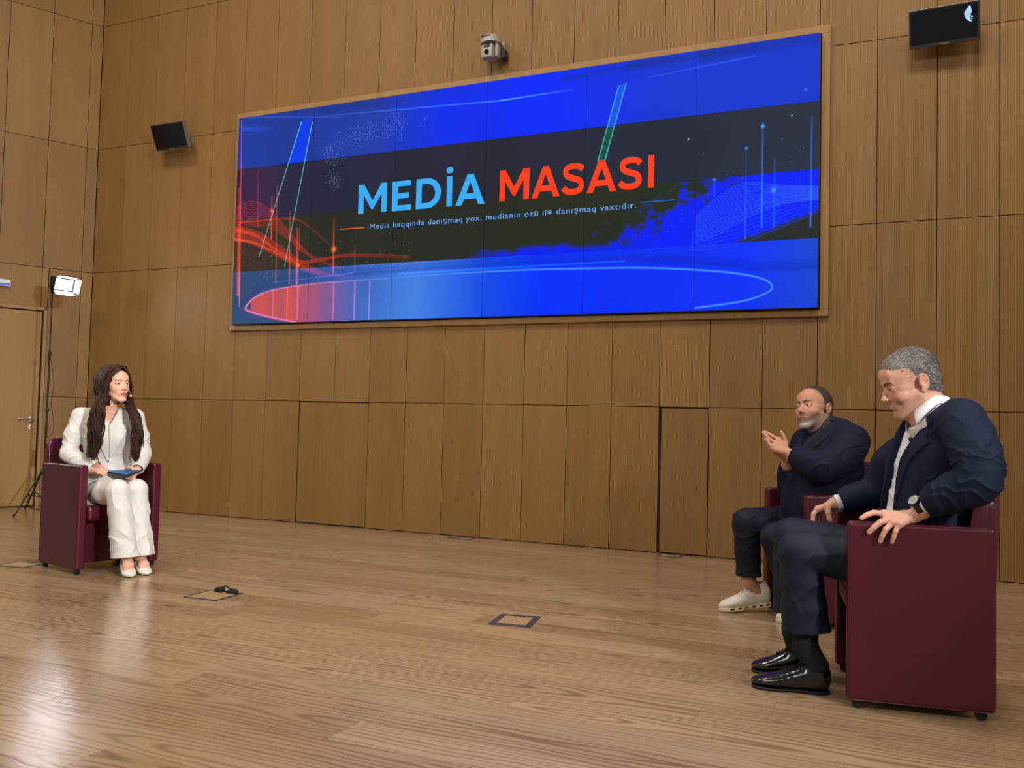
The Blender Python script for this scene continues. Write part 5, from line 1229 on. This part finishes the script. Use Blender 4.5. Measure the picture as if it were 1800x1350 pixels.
    Fq = [(i*4+j, ((i+1) % n)*4+j, ((i+1) % n)*4+(j+1) % 4, i*4+(j+1) % 4) for i in range(n) for j in range(4)]
    wt = meshobj('wristwatch', V, Fq, M_strap, root, True, sharp=40)
    nn = nrm(xa*.80+za*.60); cc = wc+nn*.034; mb = MB(); mb.cyl(cc-nn*.003, cc+nn*.009, .0215, .0205, n=32); mb.build('watch_case', M_but, wt, smooth=True)
    mb = MB()
    q1 = nrm(np.cross(nn, wd)); q2 = np.cross(nn, q1); V = []
    for i in range(32):
        a = 2*math.pi*i/32; e = q1*math.cos(a)+q2*math.sin(a); V += [cc+nn*.0095+e*.0175, cc+nn*.0105+e*.0205]
    mb.add(V, [(2*i, 2*i+1, (2*i+3) % 64, (2*i+2) % 64) for i in range(32)]); mb.build('watch_bezel', M_metal, wt)
    mb = MB(); mb.cyl(cc+nn*.009, cc+nn*.0098, .0172, n=32); dl = mb.build('watch_dial', M_dial, wt)
    mb = MB()
    for i in range(12):
        a = 2*math.pi*i/12; e = q1*math.cos(a)+q2*math.sin(a); mb.cyl(cc+nn*.0099+e*.0135, cc+nn*.0104+e*.0135, .0013, n=8)
    for a, l in ((.6, .011), (2.4, .008)): e = q1*math.cos(a)+q2*math.sin(a); mb.tube([cc+nn*.0104, cc+nn*.0104+e*l], .0008, 5)
    mb.build('dial_marks', M_metal, dl)
    # trousers
    v = Vox((-.52, -.26, .10), (.40, .30, .70), .0036)
    v.loft([(-.30, .02, .48, .19, .13), (-.26, .02, .54, .17, .11)], (0, 1, 0), .04)
    for s in (1, -1):
        hem = ank[s]+ARR([-.005, 0, .062]) if s > 0 else ank[s]+ARR([-.005, 0, .085])
        v.loft([(*hips[s], .105, .100), (*(hips[s]*.5+kn[s]*.5), .095, .092), (*kn[s], .078, .078)], (0, 1, 0), .02)
        v.loft([(*kn[s], .076, .078), (*(kn[s]*.66+hem*.34), .072, .080), (*(kn[s]*.3+hem*.7), .072, .086), (*hem, .074, .090), (*(hem-(kn[s]-hem)*.2), .074, .091)], (0, 1, 0), .012)
        d = nrm(hem-kn[s]); n_ = nrm(d+ARR([.0, 0, -.1])); m = .14; c_ = hem; sl, X, Y, Z = v.blk(c_-[m, .10, .2], c_+[m, .10, m]); pl = (X-c_[0])*n_[0]+(Y-c_[1])*n_[1]+(Z-c_[2])*n_[2]
        side = (Y > .0) if s > 0 else (Y < .0); v.a[sl] = np.where(side, np.maximum(v.a[sl], pl), v.a[sl]).astype(np.float32)
    v.wrinkle([(kn[1]+ARR([-.02, .0, -.06]), .20, ARR([.6, 0, .8]), .009, 75), (kn[-1]+ARR([-.02, 0, -.06]), .2, ARR([.6, 0, .8]), .008, 75), (ank[1]+ARR([0, 0, .12]), .2, ARR([.8, .3, .3]), .006, 65), (ARR([-.05, .1, .55]), .2, ARR([1, .2, .4]), .005, 80)], 21)
    for s in (1, -1):
        hem = ank[s]+ARR([-.005, 0, .062]) if s > 0 else ank[s]+ARR([-.005, 0, .085]); d = nrm(hem-kn[s]); v.loft([(*(hem-d*.05), .062, .074), (*(hem+d*.09), .068, .082)], (0, 1, 0), 0, '-')
    sdf_obj('trousers', v, M_trB, root, None, 1)
    for s in (1, -1):
        s_, A_, Ln = laced_shoe(root, heel[s], toe[s], M_shoe, M_sole); laces(s_, heel[s], A_, Ln, M_but)
        an = ank[s]; ft = heel[s]+(toe[s]-heel[s])*.22
        v = Vox(np.minimum(an, ft)-[.08, .08, .02], np.maximum(an, ft)+[.08, .08, .24], .003); v.loft([(*(ft+ARR([0, 0, .05])), .034, .044), (*(ft+ARR([-.01, 0, .10])), .036, .046), (*an, .042, .048), (*(an+ARR([0, 0, .09])), .046, .052), (*(an+ARR([0, 0, .16])), .048, .054)], (0, 1, 0), .01)
        sdf_obj('sock', v, M_sock, root, None, 1)
    # short grey hair combed back
    v = Vox(o-.19, o+.19, .0034); v.frame(o, A, sc)
    v.ell((0, -.016, .038), (.0765, .098, .0825), 0); v.ell((0, .030, .058), (.055, .056, .048), .02); v.ell((0, -.055, -.01), (.066, .054, .075), .02)
    v.ell((0, .118, -.006), (.088, .056, .074), .006, '-'); v.ell((0, .06, -.09), (.12, .085, .09), .006, '-')
    for s in (1, -1): v.ell((s*.088, -.004, -.032), (.030, .030, .042), .004, '-'); v.ell((s*.062, .076, .048), (.020, .030, .024), .006, '-')
    v.plane((0, -.06, -.072), (0, -.1, -1)); v.plane((0, .0, -.05), (0, .5, -1))
    def cols(C, r):
        x, y, z = C.T; t = np.clip(.25+.5*np.clip((y+.0)/.1, 0, 1)+.12*np.clip((.03-z)/.06, 0, 1)+r.normal(size=len(x))*.26, 0, 1)[:, None]
        return s2l((66, 60, 56))*(1-t)+s2l((176, 170, 166))*t
    def flow(c): return ARR([c[0]*1.2, -1.0, .25-.9*max(0, -c[1]*8)-.5*max(0, abs(c[0])*10-.3)])
    short_hair(v, o, A, sc, root, M_hairB, cols, flow, 9000, .018, .0006, 2, .12)
    return root

# ======================= the bearded man clapping =======================
def build_bearded_man():
    K = 'C'; root = person(K, 'bearded man with short dark hair in a dark suit, clapping, seated behind the grey-haired man')
    H = lambda x, y, l: lj(K, x, y, l)
    sc = 1.07; A = axes(27, -9, 7); em = H(1411, 713, -.02); o = em-.090*sc*A[1]
    ear = H(1461, 717, .08)
    Lt = nrm([-.12, .99, 0]); Ft = ARR([Lt[1], -Lt[0], 0]); T3 = ARR([Lt, Ft, [0, 0, 1]])
    ch = lambda z, f=0, l=0: ARR([-.245, .01, 0])+Ft*f+Lt*l+ARR([0, 0, z])
    ls, rs = H(1497, 777, .215), ch(.945, .02, -.19)
    le, lw_ = H(1446, 822, .265), H(1387, 797, .075); re, rw = H(1390, 868, -.20), H(1383, 808, -.005)
    torso = [(*ch(.49, .05), .20, .18), (*ch(.62, .045), .20, .185), (*ch(.74, .035), .195, .175), (*ch(.86, .01), .195, .160), (*ch(.95, -.02), .180, .125), (*ch(1.00, -.04), .13, .085)]
    nb = ch(1.005, -.03); ntop = o+(ARR([0, -.025, -.075])*sc)@A
    hips = {s: ARR([-.27, s*.10, .50]) for s in (1, -1)}
    kn = {-1: H(1312, 917, -.12), 1: H(1362, 945, .115)}; ank = {-1: H(1316, 1022, -.14), 1: H(1392, 1050, .10)}
    heel = {-1: H(1357, 1054, -.155), 1: H(1400, 1075, .10)}; toe = {-1: H(1266, 1066, -.165), 1: H(1352, 1072, .12)}
    heel[-1][2] = .035; toe[-1][2] = 0.; toe[1] = heel[1]+ARR([.22, .02, 0]); toe[1] = ARR([.075, .10, 0.]); heel[1] = ARR([-.18, .11, 0.])
    v = Vox((-.52, -.30, .06), (.34, .40, 1.32), .0031)
    head(v, o, A, sc, True, heavy=1.4, smile=0)
    v.frame(); v.chain([(*ntop, .063), (*((ntop+nb)/2+Ft*.01), .068), (*nb, .075)], .025)
    v.loft([(p[0], p[1], p[2], p[3]-.04, p[4]-.04) for p in torso], Lt, .03)
    for S, E, W_ in ((rs, re, rw), (ls, le, lw_)): v.chain([(*S, .05), (*E, .042), (*(E+(W_-E)*.85), .029), (*W_, .026)], .02)
    for s in (1, -1): v.chain([(*hips[s], .07), (*kn[s], .055), (*ank[s], .036), (*(heel[s]*.8+toe[s]*.2+ARR([0, 0, .055])), .033)], .02)
    g = lambda x, y, l: H(1320+x/6.1375, 660+y/6.1375, l)
    hand(v, lw_, [g(300, 690, .045), g(265, 730, .050), g(250, 765, .055), g(262, 800, .062)],
         [[g(235, 655, .035), g(195, 632, .028), g(165, 615, .022)], [g(205, 690, .040), g(165, 650, .032), g(138, 622, .028)], [g(205, 745, .045), g(175, 700, .038), g(165, 662, .032)], [g(225, 790, .052), g(198, 750, .045), g(182, 712, .040)]],
         [g(375, 790, .055), g(375, 720, .050), g(350, 655, .048), g(328, 610, .046)], wide=.0145, fr=.0088)
    hand(v, rw, [g(290, 700, -.005), g(255, 745, -.005), g(240, 785, -.002), g(250, 815, .004)],
         [[g(225, 645, -.005), g(180, 620, -.008), g(148, 606, -.012)], [g(190, 690, -.006), g(150, 645, -.010), g(126, 612, -.015)], [g(190, 750, -.004), g(158, 700, -.008), g(148, 655, -.010)], [g(215, 795, .0), g(185, 765, -.004), g(168, 725, -.006)]],
         [g(365, 800, .002), g(362, 720, .004), g(345, 665, .008), g(335, 620, .012)], wide=.0140, fr=.0085)
    def colf(V):
        c, P = head_paint(V, o, A, sc, (196, 142, 114), (150, 92, 82), (34, 26, 24), beard=((92, 84, 80), .72, (168, 160, 156)), male=True, blush=(196, 122, 98), bt=.0018); x, y, z = P.T
        m = .35*(1/(1+np.exp(-(z-.060+.35*np.clip(-(y-.04), -.05, .03))/.004)))*(y < .2)*(z < .16)*(y < .055); c = c*(1-m[:, None])+m[:, None]*s2l((70, 58, 54)); return c
    sdf_obj('body', v, M_skin, root, colf, 1)
    eyes(o, A, sc, root, ('dark_brown', (40, 28, 24)), (-.15, .0))
    # dark top under the jacket with a pale inner collar edge
    v = Vox((-.50, -.30, .46), (.10, .34, 1.10), .0042)
    v.loft([(p[0], p[1], p[2], p[3]-.014, p[4]-.014) for p in torso], Lt, .03, ex=2.2); nd = nrm(ntop-nb); v.cap(nb-nd*.03, nb+nd*.035, .088, .084, .012); v.cap(nb+nd*.0, nb+nd*.15, .073, .073, .003, '-')
    sdf_obj('shirt', v, M_tee, root, None, 1)
    mb = MB(); V = []; n = 32
    for i in range(n):
        a = 2*math.pi*i/n; dr = Ft*math.cos(a)+Lt*math.sin(a); dr = nrm(dr-nd*(dr@nd))
        for z_, rr in ((.028, .0835), (.046, .0815), (.046, .0785), (.028, .0795)): V.append(nb+nd*z_+dr*rr)
    Fq = [(i*4+j, ((i+1) % n)*4+j, ((i+1) % n)*4+(j+1) % 4, i*4+(j+1) % 4) for i in range(n) for j in range(4)]
    meshobj('inner_collar', V, Fq, M_shirt, root, True, sharp=40)
    # jacket
    v = Vox((-.54, -.38, .44), (.12, .42, 1.12), .0038)
    v.loft(torso, Lt, .035, ex=2.4); v.loft([(*ch(.47, .03), .215, .185), (*ch(.62, .035), .208, .188)], Lt, .04); t = v.copy()
    v.cap(ch(1.005, -.04, .06), ls+ARR([0, 0, .005]), .062, .078, .03); v.cap(ch(.995, -.03, -.06), rs, .058, .072, .03)
    suit_arm(v, ls, (ls+le)/2+ARR([-.02, .015, -.01]), le, lw_, (.090, .084, .076, .066, .050), .82)
    suit_arm(v, rs, (rs+re)/2+ARR([.0, -.01, .0]), re, rw, (.080, .074, .064, .058, .046), .82)
    v.wrinkle([(le, .18, nrm(lw_-le)*.6+nrm(ls-le)*.6, .009, 110), ((ls+le)/2+ARR([0, .03, .03]), .17, ARR([.5, .2, .85]), .007, 95), (re, .16, rw-re, .007, 110), (ch(.72, -.05, .15), .24, ARR([.5, .5, .6]), .006, 80), (ch(.60, .12), .2, ARR([.1, .5, .8]), .005, 80)], 31)
    v.frame(ch(0), T3); u, f, z = v.local(); gap = np.abs(u-.01)-(.006+.060*np.clip((z-.84)/.14, 0, 1)-.006*np.clip((.84-z)/.05, 0, 1)); gap = np.where(z > .82, gap, 1.0)
    v.a = np.maximum(v.a, np.where(f > .02, -np.maximum(gap, .84-z), -1)).astype(np.float32)
    wl_ = .062*np.clip((z-.72)/.22, 0, 1); g2 = np.abs(u-.01)-(.003+.060*np.clip((z-.84)/.14, 0, 1)); R = np.maximum(np.maximum(g2-wl_, -g2), np.maximum(.73-z, z-1.03)); R = np.where(f > 0, R, 1.0); v.a = np.minimum(v.a, np.maximum(t.a-.0075, R)).astype(np.float32)
    v.frame(); v.cap(nb-nd*.06, nb+nd*.15, .090, .086, .004, '-')
    for E, W_, q in ((re, rw, .83), (le, lw_, .83)): open_cuff(v, E, W_, q, .040)
    jk = sdf_obj('jacket', v, M_navyC, root, None, 1)
    # sleeve buttons
    d = nrm(lw_-le)
    for i in range(3):
        c_ = le+(lw_-le)*(.46+.10*i)+ARR([0, 0, 0]); n_ = nrm(ARR([-.25, .85, -.75])); n_ = nrm(n_-d*(n_@d)); p = c_+n_*(.062-.005*i); mb = MB(); mb.cyl(p, p+n_*.005, .007, n=12); mb.build('sleeve_button', M_but, jk)
    # shirt cuff and bracelet at the near wrist
    v = Vox(lw_-.1, lw_+.1, .003); v.cap(le+(lw_-le)*.7, le+(lw_-le)*.90, .034, .034, 0); open_cuff(v, le, lw_, .90, .029); sdf_obj('shirt_cuff', v, M_shirt, root, None, 1)
    # trousers
    v = Vox((-.50, -.26, .06), (.34, .28, .70), .0042)
    v.loft([(-.27, .0, .48, .20, .14), (-.22, .0, .54, .18, .12)], (0, 1, 0), .04)
    hm = {}
    for s in (1, -1):
        hem = ank[s]+ARR([0, 0, .03]) if s < 0 else ank[s]+ARR([0, 0, .02]); hm[s] = hem
        v.loft([(*hips[s], .105, .105), (*(hips[s]*.5+kn[s]*.5), .092, .092), (*kn[s], .076, .076)], (0, 1, 0), .02)
        v.loft([(*kn[s], .074, .076), (*(kn[s]*.5+hem*.5), .066, .070), (*hem, .064, .068), (*(hem-ARR([0, 0, .05])), .064, .068)], (0, 1, 0), .012)
        sl, X, Y, Z = v.blk(hem-[.14, .1, .14], hem+[.14, .10, .1]); side = (Y > 0) if s > 0 else (Y < 0); v.a[sl] = np.where(side, np.maximum(v.a[sl], hem[2]-Z), v.a[sl]).astype(np.float32)
    v.wrinkle([(kn[-1]+ARR([0, 0, -.03]), .18, ARR([.5, 0, .9]), .008, 85), (ARR([.0, -.12, .56]), .2, ARR([1, .2, .5]), .006, 80), (ank[-1]+ARR([0, 0, .1]), .15, ARR([.6, .2, .6]), .005, 80)], 17)
    for s in (1, -1): v.loft([(*(hm[s]-ARR([0, 0, .06])), .054, .058), (*(hm[s]+ARR([0, 0, .04])), .052, .055)], (0, 1, 0), 0, '-')
    sdf_obj('trousers', v, M_trC, root, None, 1)
    for s in (1, -1):
        s_, A_, Ln = laced_shoe(root, heel[s], toe[s], M_snk, M_snks, name='sneaker', k=1.18, so=.026); laces(s_, heel[s], A_, Ln, M_lace, .128, .096, n=6)
    # cropped hair, high at the temples
    v = Vox(o-.17, o+.17, .0032); v.frame(o, A, sc)
    v.ell((0, -.016, .037), (.0775, .0985, .086), 0); v.ell((0, -.050, -.01), (.068, .056, .072), .02)
    v.ell((0, .124, .004), (.082, .072, .072), .008, '-'); v.ell((0, .06, -.085), (.12, .080, .085), .006, '-')
    for s in (1, -1): v.ell((s*.085, -.004, -.030), (.026, .022, .040), .004, '-')
    v.plane((0, -.06, -.070), (0, -.1, -1))
    def cols(C, r):
        x, y, z = C.T; t = np.clip(.35+.35*np.clip((.02-z)/.06, 0, 1)+r.normal(size=len(x))*.2, 0, 1)[:, None]; return s2l((38, 31, 30))*(1-t)+s2l((96, 86, 80))*t
    short_hair(v, o, A, sc, root, M_hairC, cols, lambda c: ARR([c[0]*2, .3-c[1]*3, -.4]), 5200, .006, .00042, 6, .5)
    return root
build_grey_man(); print('B', _t.time()-_t0)
build_bearded_man(); print('C', _t.time()-_t0)
